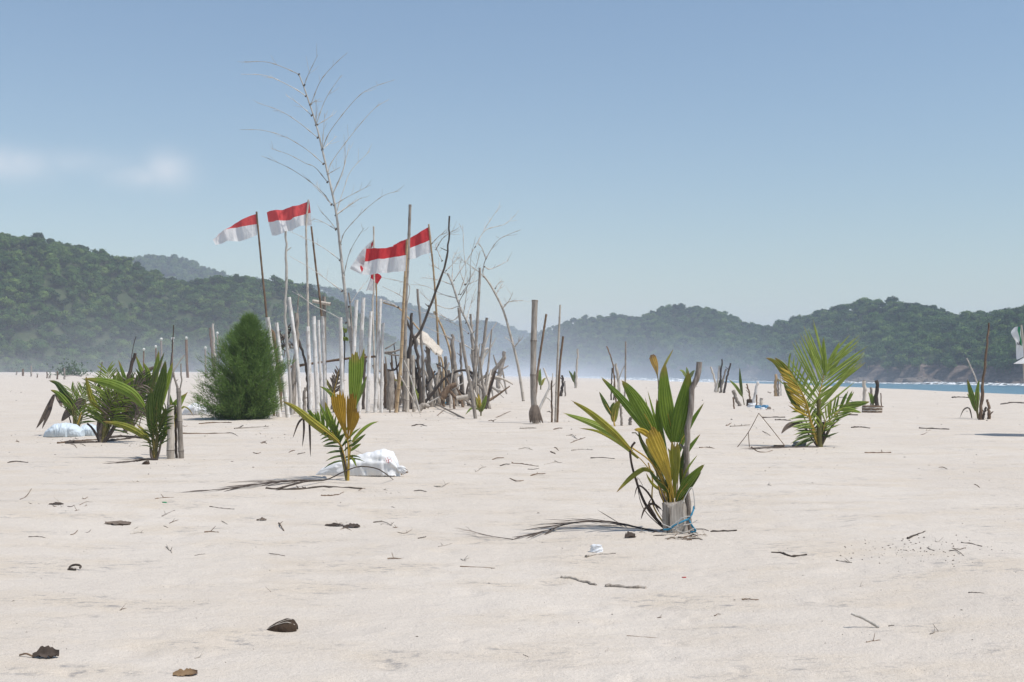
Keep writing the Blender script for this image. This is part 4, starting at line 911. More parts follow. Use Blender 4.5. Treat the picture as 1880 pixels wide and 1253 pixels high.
# front palm tied to a stake and a block
sf, rf = palm('large young palm with yellowing leaf tied to a stake and block', (1238, 976), leaves=[
    ([(1236, 920), (1236, 850)], [(1238, 812), (1226, 760), (1220, 710), (1221, 666)], 30, L_green, dict(pleats=6, fold=.18, dd=.05, shape='spear')),
    (False, [(1240, 812), (1252, 760), (1261, 715), (1265, 680)], 32, L_green, dict(pleats=6, fold=.2, dd=-.05, shape='spear')),
    ([(1225, 930), (1212, 860)], [(1203, 800), (1183, 760), (1160, 722), (1140, 697)], 29, L_green, dict(pleats=6, fold=.25, dd=-.1)),
    (False, [(1200, 806), (1175, 772), (1140, 730), (1101, 690)], 17, L_green, dict(pleats=4, fold=.4, dd=.12)),
    ([(1230, 930), (1190, 860)], [(1158, 826), (1127, 794), (1085, 758), (1047, 734.5)], 14, L_ygreen, dict(pleats=3, fold=.5, dd=-.2)),
    (False, [(1160, 830), (1130, 800), (1090, 778), (1032, 758)], 15, L_lime, dict(pleats=4, fold=.4, dd=.15)),
    (False, [(1172, 842), (1140, 815), (1100, 793), (1062, 786)], 7, L_ygreen, dict(pleats=2, fold=.5, dd=.2)),
    ([(1234, 940)], [(1237, 915), (1222, 855), (1205, 812), (1190, 779)], 36, L_yellow, dict(pleats=6, fold=.25, dd=-.25, shape='fan', rag=.16, twist=.25, label='yellow leaf with brown torn tip')),
    (False, [(1200, 806), (1188, 796), (1176, 790), (1164, 789)], 12, L_yellow, dict(pleats=2, fold=.4, dd=-.28)),
    (False, [(1238, 915), (1240, 870), (1239, 835), (1238, 807)], 21, L_ygreen, dict(pleats=4, fold=.25, dd=-.22, shape='fan', rag=.15, twist=-.2)),
    (None, [(1222, 830), (1212, 790), (1206, 731)], 15, L_green, dict(pleats=3, fold=.4, dd=.1)),
    (False, [(1222, 830), (1205, 775), (1189, 717)], 6, L_green, dict(pleats=2, fold=.5, dd=.18)),
    (False, [(1215, 825), (1200, 790), (1184, 728)], 4.5, L_ygreen, dict(pleats=2, fold=.5, dd=.1)),
    (None, [(1245, 835), (1262, 790), (1293, 739)], 11, L_green, dict(pleats=3, fold=.5, dd=.15)),
    (None, [(1248, 850), (1264, 826), (1286, 797)], 9, L_green, dict(pleats=2, fold=.5, dd=.05)),
    (None, [(1243, 918), (1262, 888), (1279, 868), (1294, 852)], 17, L_green, dict(pleats=4, fold=.35, dd=-.2)),
    (False, [(1244, 922), (1266, 895), (1288, 866)], 10, L_dgreen, dict(pleats=3, fold=.4, dd=-.1)),
    (None, [(1200, 868), (1183, 862), (1160, 876), (1131, 905)], 10, L_ygreen, dict(pleats=2, fold=.5, dd=-.15)),
    (None, [(1225, 900), (1205, 855), (1178, 810), (1172, 786)], 12, L_dgreen, dict(pleats=2, fold=.5, dd=.1)),
    (None, [(1230, 925), (1225, 870), (1212, 830), (1208, 806)], 10, L_dgreen, dict(pleats=3, fold=.4, dd=-.05)),
    (None, [(1228, 905), (1205, 880), (1190, 862)], 9, L_dgreen, dict(pleats=2, fold=.4)),
    (None, [(1252, 900), (1252, 860), (1256, 820)], 9, L_dgreen, dict(pleats=2, fold=.4)),
    (None, [(1214, 935), (1198, 925), (1184, 935), (1176, 956)], 5, L_black, dict(pleats=2, fold=.5, dd=-.1, smat=L_black)),
    (None, [(1226, 930), (1214, 905), (1208, 880)], 8, L_dead, dict(pleats=2, fold=.4, smat=L_dead)), (None, [(1252, 935), (1256, 905), (1266, 885)], 6, L_ygreen, dict(pleats=2, fold=.5)), (None, [(1222, 905), (1203, 893), (1192, 880), (1186, 868)], 6, L_ygreen, dict(pleats=2, fold=.5)), (None, [(1230, 890), (1236, 850), (1226, 822)], 9, L_dgreen, dict(pleats=2)), (None, [(1248, 900), (1262, 862), (1281, 835)], 5, L_lime, dict(pleats=2, fold=.5)),
    (None, [(1210, 940), (1190, 905), (1172, 892), (1164, 915)], 4, L_black, dict(pleats=2, smat=L_black)),
    (None, [(1205, 950), (1192, 928), (1196, 915)], 5, L_black, dict(pleats=2, fold=.5, dd=-.1, smat=L_black))],
    stalks=[([(1190, 935), (1165, 873), (1157, 829), (1166, 812)], 6, 4, L_black), ([(1212, 900), (1200, 850), (1172, 800), (1160, 795)], 3.5, 2, L_dstalk), ([(1222, 900), (1196, 850), (1160, 822)], 4, 3, L_stalk), ([(1200, 930), (1198, 880), (1190, 850)], 3, 2.5, L_stalk), ([(1236, 930), (1230, 880)], 9, 5, L_dstalk), ([(1182, 935), (1170, 878), (1180, 892)], 2, 1, L_black)], seed=1)
# stake, block and cords of the front palm
M_bark = wood_mat('grey_bark', [(.30, (.09, .07, .055)), (.48, (.27, .225, .19)), (.70, (.47, .42, .37))], (40, 40, 6), bump=1.0, dist=.02)
post('support_stake', 'knotty grey stake tied beside the large front palm', 'stake', [(1266, 976), (1261, 870), (1268, 735), (1286, 665)], 12.5, 10, M_bark, 'wood', fork=3, irr=.22)
s = Site(1238, 978); mb = MB(); rnd = random.Random(5)
ring = [(-23, -1), (-21, -9), (-10, -12.5), (3, -12), (15, -11), (24, -6), (26, 3), (18, 9), (0, 10), (-16, 7)]
vs = []; nlev = 7
for L in range(nlev):
    t = L / (nlev - 1); k = 1.0 - .10 * t
    for i, (x, y) in enumerate(ring):
        top = s.m(54) + s.m(6) * math.sin(i * 2.1) + s.m(3) * math.sin(i * 5.3)
        vs.append(s.g + Vector((s.m(x + 3 - 5 * t) * k * (1 + .10 * math.sin(i * 3.7)) * rnd.uniform(.95, 1.05), s.m(y) * k * (1 + .16 * math.sin(i * 2.9 + 1)), -.06 + (top + .06) * t)))
n = len(ring); fs = [(L * n + i, L * n + (i + 1) % n, (L + 1) * n + (i + 1) % n, (L + 1) * n + i) for L in range(nlev - 1) for i in range(n)] + [tuple((nlev - 1) * n + i for i in range(n))]
M_block = wood_mat('block_wood', [(.32, (.10, .08, .062)), (.45, (.33, .285, .24)), (.70, (.52, .475, .42))], (46, 46, 2.4), bump=1.0, dist=.02, vary=.05)
mb.add(vs, fs); tag(mb.build('wood_block', M_block, None, s.g), 'weathered grey wooden block at the foot of the large palm', 'block')
def cordpts(seed, n, lo, hi, rx, ry, cx): 
    r = random.Random(seed); a0 = r.uniform(2.6, 3.6); out = []
    for i in range(n):
        t = i / (n - 1); a = a0 + t * 3.6; out.append(s.g + Vector((s.m(cx) + math.cos(a) * s.m(rx), math.sin(a) * s.m(ry), s.m(lo + (hi - lo) * t + 3 * math.sin(t * 9 + seed)))))
    return out
mb = MB(); add_tube(mb, smooth_curve([s.p(1218, 973, -.13), s.p(1228, 972, -.16), s.p(1240, 964, -.17), s.p(1255, 957, -.16), s.p(1265, 952, -.13), s.p(1272, 940, -.1), s.p(1274, 930, -.04)], 30), [s.m(1.7)] * 30, 6, 0, 0, .3); add_tube(mb, smooth_curve([s.p(1265, 955, -.12), s.p(1270, 965, -.13), s.p(1277, 975, -.1), s.p(1268, 977, -.12)], 16), [s.m(1.8)] * 16, 6, 0, 0, .3)
tag(mb.build('blue_rope', M_rope, None, s.p(1240, 964), True), 'frayed blue rope round the block and stake', 'rope')
for k, pp in enumerate(([(1221, 976), (1238, 962), (1256, 950), (1270, 948)], [(1230, 978), (1250, 966), (1268, 962), (1280, 955)], [(1252, 925), (1262, 905), (1270, 895), (1274, 910), (1276, 935)], [(1215, 962), (1235, 970), (1255, 978), (1275, 970)], [(1240, 975), (1246, 958), (1252, 950)])):
    mb = MB(); add_tube(mb, smooth_curve([s.p(q[0], q[1], -.14 - .01 * k) for q in pp], 16), [s.m(.9)] * 16, 5); tag(mb.build('pale_string', M_string, None, s.p(*pp[0]), True), ['pale string lashed low round the block', 'pale string looped round stake foot', 'loose pale string end up the stake', 'pale string sagging over the block', 'short pale string on the block'][k], 'string', 'strings on the block')

# centre palm by the white sack
palm('young palm with broad orange leaves beside the white sack', (638, 883), leaves=[
    (None, [(644, 790), (648, 740), (652, 690), (652, 641)], 25, L_green, dict(pleats=6, fold=.15, dd=.1, shape='fan', rag=.08)),
    (False, [(648, 760), (656, 715), (663, 675), (669, 637)], 13, L_green, dict(pleats=3, fold=.4, dd=.2)),
    ([(640, 845)], [(638, 808), (629, 775), (622, 740), (619, 704)], 27, L_orange, dict(pleats=7, fold=.2, dd=-.1, shape='fan', rag=.24, label='broad orange brown leaf with burnt tip')),
    (False, [(638, 808), (641, 780), (645, 745), (647, 712)], 18, L_orange, dict(pleats=5, fold=.2, dd=-.16, shape='fan', rag=.22)),
    (False, [(639, 808), (646, 790), (652, 770), (656, 745)], 14, L_orange, dict(pleats=4, fold=.2, dd=-.2, shape='fan', rag=.2)),
    (None, [(622, 802), (608, 775), (596, 736)], 13, L_green, dict(pleats=3, fold=.3, dd=.05)),
    (False, [(621, 802), (603, 775), (585, 738)], 9, L_green, dict(pleats=2, fold=.4, dd=.15)),
    ([(630, 835)], [(622, 812), (575, 776), (542, 749), (517, 736)], 15, L_ygreen, dict(pleats=3, fold=.5, dd=-.3)),
    (False, [(612, 800), (590, 780), (568, 753)], 8, L_green, dict(pleats=2, fold=.4)),
    (None, [(646, 812), (665, 790), (682, 778), (696, 774)], 7, L_green, dict(pleats=2, fold=.5, dd=.2)), (None, [(645, 820), (660, 806), (672, 797)], 7, L_dgreen, dict(pleats=2, fold=.5)), (None, [(644, 828), (654, 820), (663, 815)], 6, L_green, dict(pleats=2)),
    (None, [(640, 835), (648, 843), (655, 858)], 5, L_green, dict(pleats=2)),
    (None, [(648, 750), (662, 720), (674, 689)], 9, L_dgreen, dict(pleats=2, fold=.6, dd=.25)), (None, [(628, 745), (602, 718), (586, 709)], 7, L_green, dict(pleats=2, dd=.3)),
    (False, [(578, 777), (562, 768), (549, 775), (537, 806)], 4, L_black, dict(pleats=2, dd=-.2)), (False, [(556, 755), (558, 788), (555, 822)], 4, L_black, dict(pleats=2, dd=-.22)), (False, [(567, 765), (569, 798), (570, 840)], 4, L_black, dict(pleats=2, dd=-.22))],
    fronds=[([(630, 830), (612, 805), (590, 785), (570, 770)], 60, 13, 4.6, L_green, dict(ang=62, v0=.45, sides=(1,), droop=.3, lift=.1, label='feathery frond drooping left')), ([(632, 835), (618, 806), (608, 790)], 40, 8, 5, L_dgreen, dict(ang=75, v0=.35, droop=.3, lift=.2))],
    stalks=[([(632, 845), (622, 810), (610, 795)], 4, 3, L_black), ([(640, 850), (639, 810)], 6, 4, L_stalk), ([(630, 850), (624, 822)], 5, 4, L_dstalk)], seed=2)

# right palm
palm('full feathery green palm standing alone near the water', (1505, 821), leaves=[
    (False, [(1516, 690), (1514, 655), (1512, 619)], 11, L_lime, dict(pleats=3, fold=.4, dd=0)), (False, [(1520, 680), (1530, 655), (1542, 628)], 10, L_lime, dict(pleats=3, fold=.4, dd=.1)), (False, [(1522, 690), (1540, 660), (1558, 631)], 8, L_lime, dict(pleats=2, fold=.4, dd=.1)),
    (False, [(1462, 712), (1444, 690), (1424, 665), (1404, 656.5)], 12, L_ygreen, dict(pleats=3, fold=.4, dd=-.2)), (False, [(1466, 712), (1452, 688), (1436, 668), (1421, 656)], 13, L_ygreen, dict(pleats=3, fold=.35, dd=-.1)),
    (None, [(1545, 750), (1565, 744), (1598, 738)], 13, L_green, dict(pleats=3, fold=.4, dd=.1, smat=L_dstalk)), (False, [(1540, 752), (1560, 752), (1582, 758)], 9, L_lime, dict(pleats=2, fold=.4)), (None, [(1470, 755), (1452, 725), (1438, 700)], 13, L_dgreen, dict(pleats=3, fold=.4, dd=.1)),
    (None, [(1470, 778), (1455, 779), (1444, 785), (1434, 797)], 10, L_dead, dict(pleats=3, fold=.3, smat=L_black))],
    fronds=[([(1503, 770), (1502, 735), (1510, 700), (1518, 660)], 98, 21, 3.8, L_lime, dict(ang=50, v0=.38, v1=.97, droop=.04, lift=.12, dd=.05, r=5, prof=lambda v: .62 + .5 * math.sin(math.pi * min(1, v * .9)), label='tall upright feathery frond')),
            ([(1490, 780), (1478, 738), (1462, 705), (1442, 672)], 60, 15, 3.8, L_lime, dict(ang=58, v0=.3, v1=.98, droop=.12, lift=.1, dd=-.2, sides=(1,), r=4)),
            ([(1491, 780), (1480, 738), (1464, 706), (1446, 676)], 50, 16, 4.4, L_yellow, dict(ang=48, v0=.35, v1=.95, droop=-.05, lift=.1, dd=-.25, sides=(-1,), r=4, label='yellowed half of the left frond')),
            ([(1512, 795), (1524, 772), (1545, 750), (1560, 738)], 46, 7, 4, L_green, dict(ang=40, v0=.45, droop=.05, dd=.1, r=4)), ([(1497, 790), (1485, 770), (1475, 755)], 55, 9, 4.5, L_green, dict(ang=70, v0=.3, droop=.25)), ([(1494, 800), (1484, 785)], 46, 7, 4.5, L_dgreen, dict(ang=80, v0=.3, droop=.4)), ([(1510, 800), (1515, 775), (1526, 752)], 46, 6, 3.6, L_lime, dict(ang=45, v0=.4, droop=.1))],
    stalks=[([(1504, 770), (1503, 732)], 12, 8, L_dstalk), ([(1512, 800), (1512, 775)], 6, 5, L_black), ([(1518, 795), (1535, 775), (1550, 763), (1575, 762)], 3.5, 2, L_black), ([(1495, 800), (1486, 775)], 5, 3, L_stalk), ([(1486, 800), (1478, 780), (1470, 776)], 3, 2, L_black)], seed=3)

# left cluster
palm('young palm with hanging brown leaf beside the left blue sack', (137, 799), leaves=[
    (None, [(134, 742), (118, 722), (104, 704), (89, 699)], 13, L_dgreen, dict(smat=L_dstalk, pleats=3, fold=.4)), (None, [(132, 752), (120, 738), (105, 722), (92, 716)], 12, L_green, dict(smat=L_dstalk, pleats=3, fold=.4)),
    ([(125, 760), (110, 732)], [(99, 725), (90, 745), (78, 768), (66, 788)], 10, L_dead, dict(pleats=3, fold=.4, smat=L_black, label='limp brown hanging leaf')), (False, [(97, 730), (90, 755), (82, 775), (77, 788)], 7, L_black, dict(smat=L_dstalk, pleats=2)), (False, [(102, 724), (110, 738), (113, 748)], 8, L_dead, dict(smat=L_dstalk, pleats=2)),
    ([(150, 770)], [(157, 735), (143, 740), (125, 757), (112, 775)], 19, L_dead, dict(pleats=4, fold=.25, smat=L_dstalk, label='folded grey brown leaf'))],
    fronds=[([(140, 770), (138, 740), (130, 715)], 38, 13, 2.4, L_green, dict(smat=L_dstalk, ang=45, v0=.4)), ([(144, 770), (150, 740), (152, 715)], 38, 13, 2.4, L_green, dict(smat=L_dstalk, ang=40, v0=.4)), ([(146, 775), (158, 748)], 36, 10, 2.4, L_dgreen, dict(smat=L_dstalk, ang=60, v0=.4))],
    stalks=[([(136, 770), (128, 750)], 4, 3, L_dstalk), ([(140, 770), (137, 740)], 6, 4, L_dstalk), ([(144, 775), (150, 758)], 4, 3, L_stalk)], seed=4)
palm('bushy dark palm with dead leaves left of the bamboo pair', (186, 813), leaves=[
    ([(186, 790)], [(196, 715), (194, 745), (190, 770), (186, 792)], 16, L_dead, dict(pleats=4, fold=.3, smat=L_dead, label='dry grey leaf hanging down')), (None, [(188, 810), (182, 785), (184, 760)], 12, L_dead, dict(smat=L_dstalk, pleats=3)),
    (None, [(200, 760), (215, 735), (212, 700), (205, 684)], 14, L_dgreen, dict(smat=L_dstalk, pleats=3)), (None, [(212, 750), (232, 730), (246, 715), (262, 712)], 16, L_dgreen, dict(smat=L_dstalk, pleats=3)), (None, [(222, 770), (238, 748), (262, 744), (278, 756)], 14, L_dgreen, dict(smat=L_dstalk, pleats=3)),
    (None, [(205, 775), (222, 765), (240, 770)], 14, L_dgreen, dict(smat=L_dstalk, pleats=3)), (None, [(190, 760), (170, 738), (160, 705), (158, 690)], 11, L_ygreen, dict(smat=L_dstalk, pleats=3))],
    fronds=[([(195, 770), (198, 735), (198, 700), (196, 680)], 46, 22, 2.7, L_lime, dict(smat=L_dstalk, ang=55, v0=.45, lift=.1, label='fan shaped frond tip')), ([(188, 770), (180, 735), (172, 705)], 46, 18, 3.0, L_dgreen, dict(smat=L_dstalk, ang=60, v0=.3)), ([(200, 775), (216, 745), (234, 725), (250, 712)], 52, 21, 3.0, L_dgreen, dict(smat=L_dstalk, ang=65, v0=.3)), ([(205, 780), (228, 758), (255, 748)], 48, 18, 3.0, L_dgreen, dict(smat=L_dstalk, ang=70, v0=.3)), ([(205, 790), (222, 750), (246, 735), (262, 762)], 40, 16, 2.5, L_black, dict(smat=L_black, ang=60, v0=.3, droop=.5)), ([(200, 790), (212, 752), (232, 722), (262, 705)], 44, 18, 2.6, L_dead, dict(smat=L_black, ang=55, v0=.35, droop=.3)), ([(192, 780), (200, 750), (222, 718), (228, 700)], 56, 21, 3.0, L_green, dict(smat=L_dstalk, ang=55, v0=.3))],
    stalks=[([(184, 795), (192, 770), (196, 750)], 9, 6, L_dead), ([(178, 800), (168, 785), (160, 778)], 6, 4, L_black), ([(200, 800), (212, 780), (216, 770)], 9, 7, M_dark), ([(192, 790), (200, 760)], 7, 5, L_dstalk)], seed=5)
palm('leafy palm behind the bushy one with upright lobes', (238, 792), leaves=[
    (None, [(240, 735), (230, 700), (217, 660)], 9, L_green, dict(smat=L_dstalk, pleats=3)), (None, [(250, 730), (262, 695), (249, 652)], 10, L_green, dict(smat=L_dstalk, pleats=3)), (None, [(262, 730), (272, 690), (262, 664)], 12, L_green, dict(smat=L_dstalk, pleats=3)), (None, [(272, 735), (284, 690), (292, 642)], 13, L_green, dict(smat=L_dstalk, pleats=3)), (None, [(270, 735), (285, 690), (302, 646)], 8, L_dgreen, dict(smat=L_dstalk, pleats=2)),
    (None, [(240, 720), (255, 693), (275, 678), (296, 672)], 11, L_dead, dict(pleats=3, smat=L_black)), (None, [(255, 725), (268, 700), (280, 690)], 10, L_dgreen, dict(smat=L_dstalk, pleats=3)), (None, [(245, 740), (232, 715), (228, 700)], 11, L_dgreen, dict(smat=L_dstalk, pleats=3))],
    fronds=[([(248, 755), (262, 720), (284, 700)], 40, 16, 2.5, L_dead, dict(smat=L_black, ang=60, v0=.3, droop=.35)), ([(244, 755), (252, 728), (240, 705)], 40, 16, 2.5, L_black, dict(smat=L_black, ang=60, v0=.3, droop=.4)), ([(245, 750), (258, 715), (264, 690)], 48, 18, 3.0, L_dgreen, dict(smat=L_dstalk, ang=55, v0=.3)), ([(240, 755), (240, 720), (236, 700)], 48, 18, 3.0, L_dgreen, dict(smat=L_dstalk, ang=60, v0=.3))],
    stalks=[([(236, 760), (237, 720)], 7, 5, M_dark), ([(240, 760), (244, 720)], 6, 4, M_dark)], seed=6)
palm('palm with a long arching leaf beside two bamboo stubs', (285, 843), leaves=[
    ([(276, 790)], [(264, 748), (240, 722), (200, 703), (153, 695)], 20, L_green, dict(smat=L_dstalk, pleats=4, fold=.5, dd=-.3, label='long arching green leaf')), (None, [(287, 775), (288, 735), (297, 700), (304, 661)], 22, L_dgreen, dict(smat=L_dstalk, pleats=5, fold=.25)), (None, [(290, 760), (298, 725), (308, 695), (317, 664)], 14, L_green, dict(smat=L_dstalk, pleats=3, fold=.4)),
    (None, [(281, 800), (277, 770), (276, 740), (279, 712)], 18, L_dgreen, dict(smat=L_dstalk, pleats=4, fold=.3)), ([(275, 818)], [(272, 808), (250, 792), (222, 780), (188, 774)], 13, L_ygreen, dict(smat=L_dstalk, pleats=3, fold=.5, dd=-.2)), (None, [(276, 815), (262, 790), (250, 780)], 7, L_ygreen, dict(smat=L_dstalk, pleats=2)),
    (None, [(292, 790), (300, 765), (305, 748)], 12, L_dgreen, dict(smat=L_dstalk, pleats=3)), (None, [(300, 800), (318, 745), (346, 720)], 11, L_green, dict(smat=L_dstalk, pleats=3, dd=.3)), (None, [(296, 815), (330, 752), (345, 750), (356, 766)], 5, L_ygreen, dict(smat=L_dstalk, pleats=2, dd=.3)), (None, [(283, 835), (288, 810), (300, 790)], 9, L_dgreen, dict(smat=L_dstalk, pleats=3))],
    fronds=[([(288, 805), (297, 778), (306, 752)], 40, 13, 3.0, L_dgreen, dict(smat=L_dstalk, ang=45, v0=.3)), ([(284, 810), (280, 785)], 40, 10, 2.4, L_dgreen, dict(smat=L_dstalk, ang=50, v0=.3, droop=.3))],
    stalks=[([(282, 810), (272, 752)], 5, 3, L_stalk), ([(288, 815), (287, 770)], 6, 4, L_dstalk), ([(292, 830), (297, 800)], 5, 4, L_dead), ([(278, 838), (276, 822)], 6, 4, L_dead)], seed=7)
# small and far palms
palm('small two leaved shoot beside the slanting grey pole', (883, 764), leaves=[(None, [(884, 756), (889, 740), (894, 724)], 8, L_green, dict(pleats=2)), (None, [(882, 756), (878, 742), (874, 728)], 8, L_ygreen, dict(pleats=2)), (None, [(880, 752), (866, 750), (854, 762)], 4, L_green, dict(pleats=2)), (None, [(882, 750), (880, 735), (878, 722)], 6, L_yellow, dict(pleats=2))], seed=8)
palm('spiky palm shoot among the stub posts', (768, 752), leaves=[(None, [(758, 722), (740, 706), (720, 695)], 9, L_ygreen, dict(pleats=2)), (None, [(764, 732), (757, 705), (748, 684)], 9, L_dgreen, dict(pleats=2)), (None, [(768, 738), (762, 720), (756, 704)], 8, L_lime, dict(pleats=2)), (None, [(770, 742), (768, 730), (765, 716)], 6, L_ygreen, dict(pleats=2))], seed=9)
palm('small brownish palm shoot behind the large front palm', (1130, 783), leaves=[(None, [(1124, 764), (1112, 742), (1100, 719)], 9, L_dgreen, dict(pleats=3)), (None, [(1127, 775), (1130, 752), (1139, 733)], 15, L_ygreen, dict(pleats=3)), (None, [(1126, 770), (1124, 750), (1128, 738)], 10, L_dgreen, dict(pleats=3))], seed=10)
palm('withered orange palm shoot on the far sand', (1210, 714), leaves=[(None, [(1208, 695), (1204, 672), (1197, 650)], 14, L_orange, dict(pleats=4, shape='fan')), (None, [(1212, 690), (1224, 664), (1237, 640)], 5, L_ygreen, dict(pleats=2)), (None, [(1212, 700), (1216, 682), (1220, 668)], 6, L_orange, dict(pleats=2))], stalks=[([(1211, 700)], 5, 4, L_dead)], seed=11)
palm('far shoot with crown of short leaves behind the front palm', (1262, 710), leaves=[(None, [(1262, 695), (1254, 682), (1247, 680)], 6, L_lime, dict(pleats=2)), (None, [(1263, 694), (1262, 680), (1260, 674)], 6, L_green, dict(pleats=2)), (None, [(1265, 696), (1272, 684), (1276, 680)], 7, L_dgreen, dict(pleats=2))], seed=12)
palm('pair of thin leaves sprouting by the leaning stub', (1367, 744), leaves=[(None, [(1363, 728), (1352, 710), (1338, 697)], 6, L_green, dict(pleats=2)), (None, [(1363, 725), (1360, 700), (1358, 675)], 6, L_dgreen, dict(pleats=2))], seed=13)
palm('two leaved palm shoot tied to the tall right pole', (1796, 769), leaves=[(None, [(1793, 755), (1786, 728), (1776, 696)], 12, L_green, dict(pleats=3)), (None, [(1795, 750), (1795, 722), (1798, 696)], 9, L_green, dict(pleats=3)), (None, [(1792, 755), (1784, 735), (1775, 722)], 6, L_green, dict(pleats=2)), (None, [(1785, 770), (1780, 750), (1770, 752), (1762, 768)], 3, L_dead, dict(pleats=2))], seed=14)
palm('green shoot between the two square stubs by the water', (1603, 752), leaves=[(None, [(1602, 742), (1599, 728), (1594, 720)], 6, L_green, dict(pleats=2)), (None, [(1604, 742), (1607, 728), (1608, 720)], 6, L_dgreen, dict(pleats=2)), (None, [(1603, 742), (1602, 730), (1600, 722)], 7, L_green, dict(pleats=2))], seed=15)
palm('small leaf pair at the far pale stake', (1056, 712), leaves=[(None, [(1054, 702), (1050, 690), (1044, 680)], 5, L_dgreen, dict(pleats=2)), (None, [(1056, 704), (1055, 690), (1055, 681)], 6, L_dgreen, dict(pleats=2))], seed=16)
palm('single green leaf behind the thick bamboo post', (993, 716), leaves=[(None, [(992, 708), (991, 692), (992, 676)], 7, L_green, dict(pleats=2)), (None, [(994, 708), (998, 698), (1003, 694)], 5, L_ygreen, dict(pleats=2))], seed=17)
palm('dark leaf at the far crossed stakes', (1318, 720), leaves=[(None, [(1319, 712), (1322, 702), (1326, 697)], 7, L_dgreen, dict(pleats=2)), (None, [(1318, 714), (1321, 706), (1330, 699)], 5, L_dgreen, dict(pleats=2))], seed=18)
palm('dry palm shoot inside the fence near the lone white post', (612, 757), leaves=[(None, [(612, 720), (620, 690), (628, 668)], 7, L_dead, dict(pleats=2)), (None, [(610, 720), (600, 700), (592, 690)], 6, L_ygreen, dict(pleats=2))], fronds=[([(612, 725), (618, 700), (622, 680)], 26, 9, 3, L_dead, dict(ang=50, v0=.4))], seed=19)
palm('young palm shoot growing close behind the bamboo stubs', (322, 812), leaves=[(None, [(322, 770), (330, 742), (344, 720)], 9, L_green, dict(pleats=2)), (None, [(320, 770), (314, 740), (310, 720)], 8, L_dgreen, dict(pleats=2))], seed=20)
# ---------------------------------------------------------------- stakes and stumps over the beach
def st(label, pts, w0, w1, mat=M_grey, kind='stick', group='stakes marking the planted beach', name='wooden_stake', cat='stake', **k): return post(name, label, cat, pts, w0, w1, mat, kind, group, **k)
st('thick grey bamboo post with four rings on open sand', [(984, 778), (979.5, 734), (979.4, 645), (982, 551)], 12, 11, M_grey, 'bamboo', seg=1.05, name='bamboo_post', cat='post')
st('thin brown cane crossing the thick bamboo post', [(980, 752), (984, 720), (988, 676), (1003, 577)], 4.5, 4, M_brown, 'bamboo')
st('tall straw coloured cane right of the thick bamboo', [(1019.7, 776), (1023, 676), (1028.6, 560)], 4.6, 3.6, M_pale, 'bamboo')
st('brown cane leaning on the straw coloured cane', [(1023, 776), (1027.5, 676), (1034, 618)], 4.6, 4, M_brown, 'bamboo')
st('short brown cane in the cane group', [(1013, 776), (1013, 735), (1013, 699)], 3.6, 3, M_brown)
st('dark gnarled stake behind the cane group', [(1030, 728), (1033, 705), (1032, 690)], 6, 4, M_dark, 'wood')
st('thin grey stake behind the cane group', [(1038, 728), (1037, 700)], 3, 2.4)
st('pale stake with a leaf pair on the far sand', [(1056.5, 713), (1059, 680), (1061, 641)], 4.6, 3.6, M_pale)
st('thin dark stake slanting over the front palm', [(1131, 740), (1128, 700), (1124, 664), (1114, 636)], 3, 2.4, M_brown)
st('speckled straight stake behind the front palm', [(1146, 742), (1148, 700), (1148.7, 627)], 3.4, 3, M_grey, 'bamboo', seg=.3)
st('short dark stake left of the grey split stake', [(1121.6, 735), (1123, 700), (1124, 676)], 3, 2.6, M_dark)
st('second short dark stake by the split stake', [(1127, 735), (1128, 705), (1129, 690)], 2.8, 2.4, M_dark)
st('grey split stake among the dark stakes', [(1137, 740), (1135, 700), (1131, 668)], 6, 4.5, M_pale, 'wood')
st('bleached bent twig stake among the dark stakes', [(1136, 742), (1136, 700), (1146, 672)], 3, 2, M_twig)
st('stake supporting the small brownish shoot', [(1142, 782), (1140, 760), (1138, 742)], 5, 4, M_grey, 'wood')
st('short square stub near the small brownish shoot', [(1157, 781), (1157, 767)], 6.5, 6.5, M_grey)
st('pale slanting stake of the far crossed group', [(1313, 720), (1313, 701), (1305, 674)], 4, 3.4, M_pale)
st('dark tall stake of the far crossed group', [(1324, 721), (1323, 697), (1326, 660)], 4, 3, M_dark, 'wood')
st('whitish stake of the far crossed group', [(1315, 721), (1318, 700), (1321, 672)], 4, 3.4, M_twig)
st('dark knobbed stake of the far crossed group', [(1328.6, 722), (1333, 700), (1342, 667)], 4.5, 3, M_dark, 'wood')
st('grey stake leaning between the far crossed stakes', [(1322, 722), (1327, 700), (1333, 678)], 4, 3.4, M_grey)
st('thick leaning grey stub before the sea', [(1358, 746), (1352, 732), (1346, 717)], 7, 6.5, M_grey, 'wood', fork=0)
st('thin peg left of the leaning stub', [(1348, 751), (1346, 730)], 3, 2.6, M_brown)
st('curly brown stick in the litter heap', [(1377, 744), (1376, 725), (1371, 705)], 4, 2.6, M_brown, 'wood')
st('white painted peg leaning in the litter heap', [(1383, 740), (1387, 722), (1391, 702)], 6, 5, M_white)
st('short brown peg in the litter heap', [(1389, 749), (1389, 725)], 2.6, 2.4, M_brown)
st('short round stub at the end of the litter heap', [(1398, 748), (1398.5, 732)], 6.5, 6.5, M_pale)
st('ochre post left of the feathery palm', [(1424, 728), (1424, 688)], 6, 5.5, M_tan)
st('white cane just behind the feathery palm', [(1434, 727), (1434, 680)], 3, 2.6, M_twig)
st('grey cane stub by the ochre post', [(1429, 728), (1429, 696)], 4, 3.4, M_grey)
st('square bleached stub by the water', [(1586, 756), (1587, 728), (1587, 699)], 7, 7, M_pale, fork=0)
st('square dark stub by the water', [(1611, 754), (1610, 728), (1610, 699)], 7, 6.5, M_dark, fork=0)
st('short round stub between the square stubs', [(1600, 750), (1600, 712)], 5.5, 5, M_grey)
st('thin stick right of the square dark stub', [(1619, 757), (1617, 722)], 2.6, 2, M_brown)
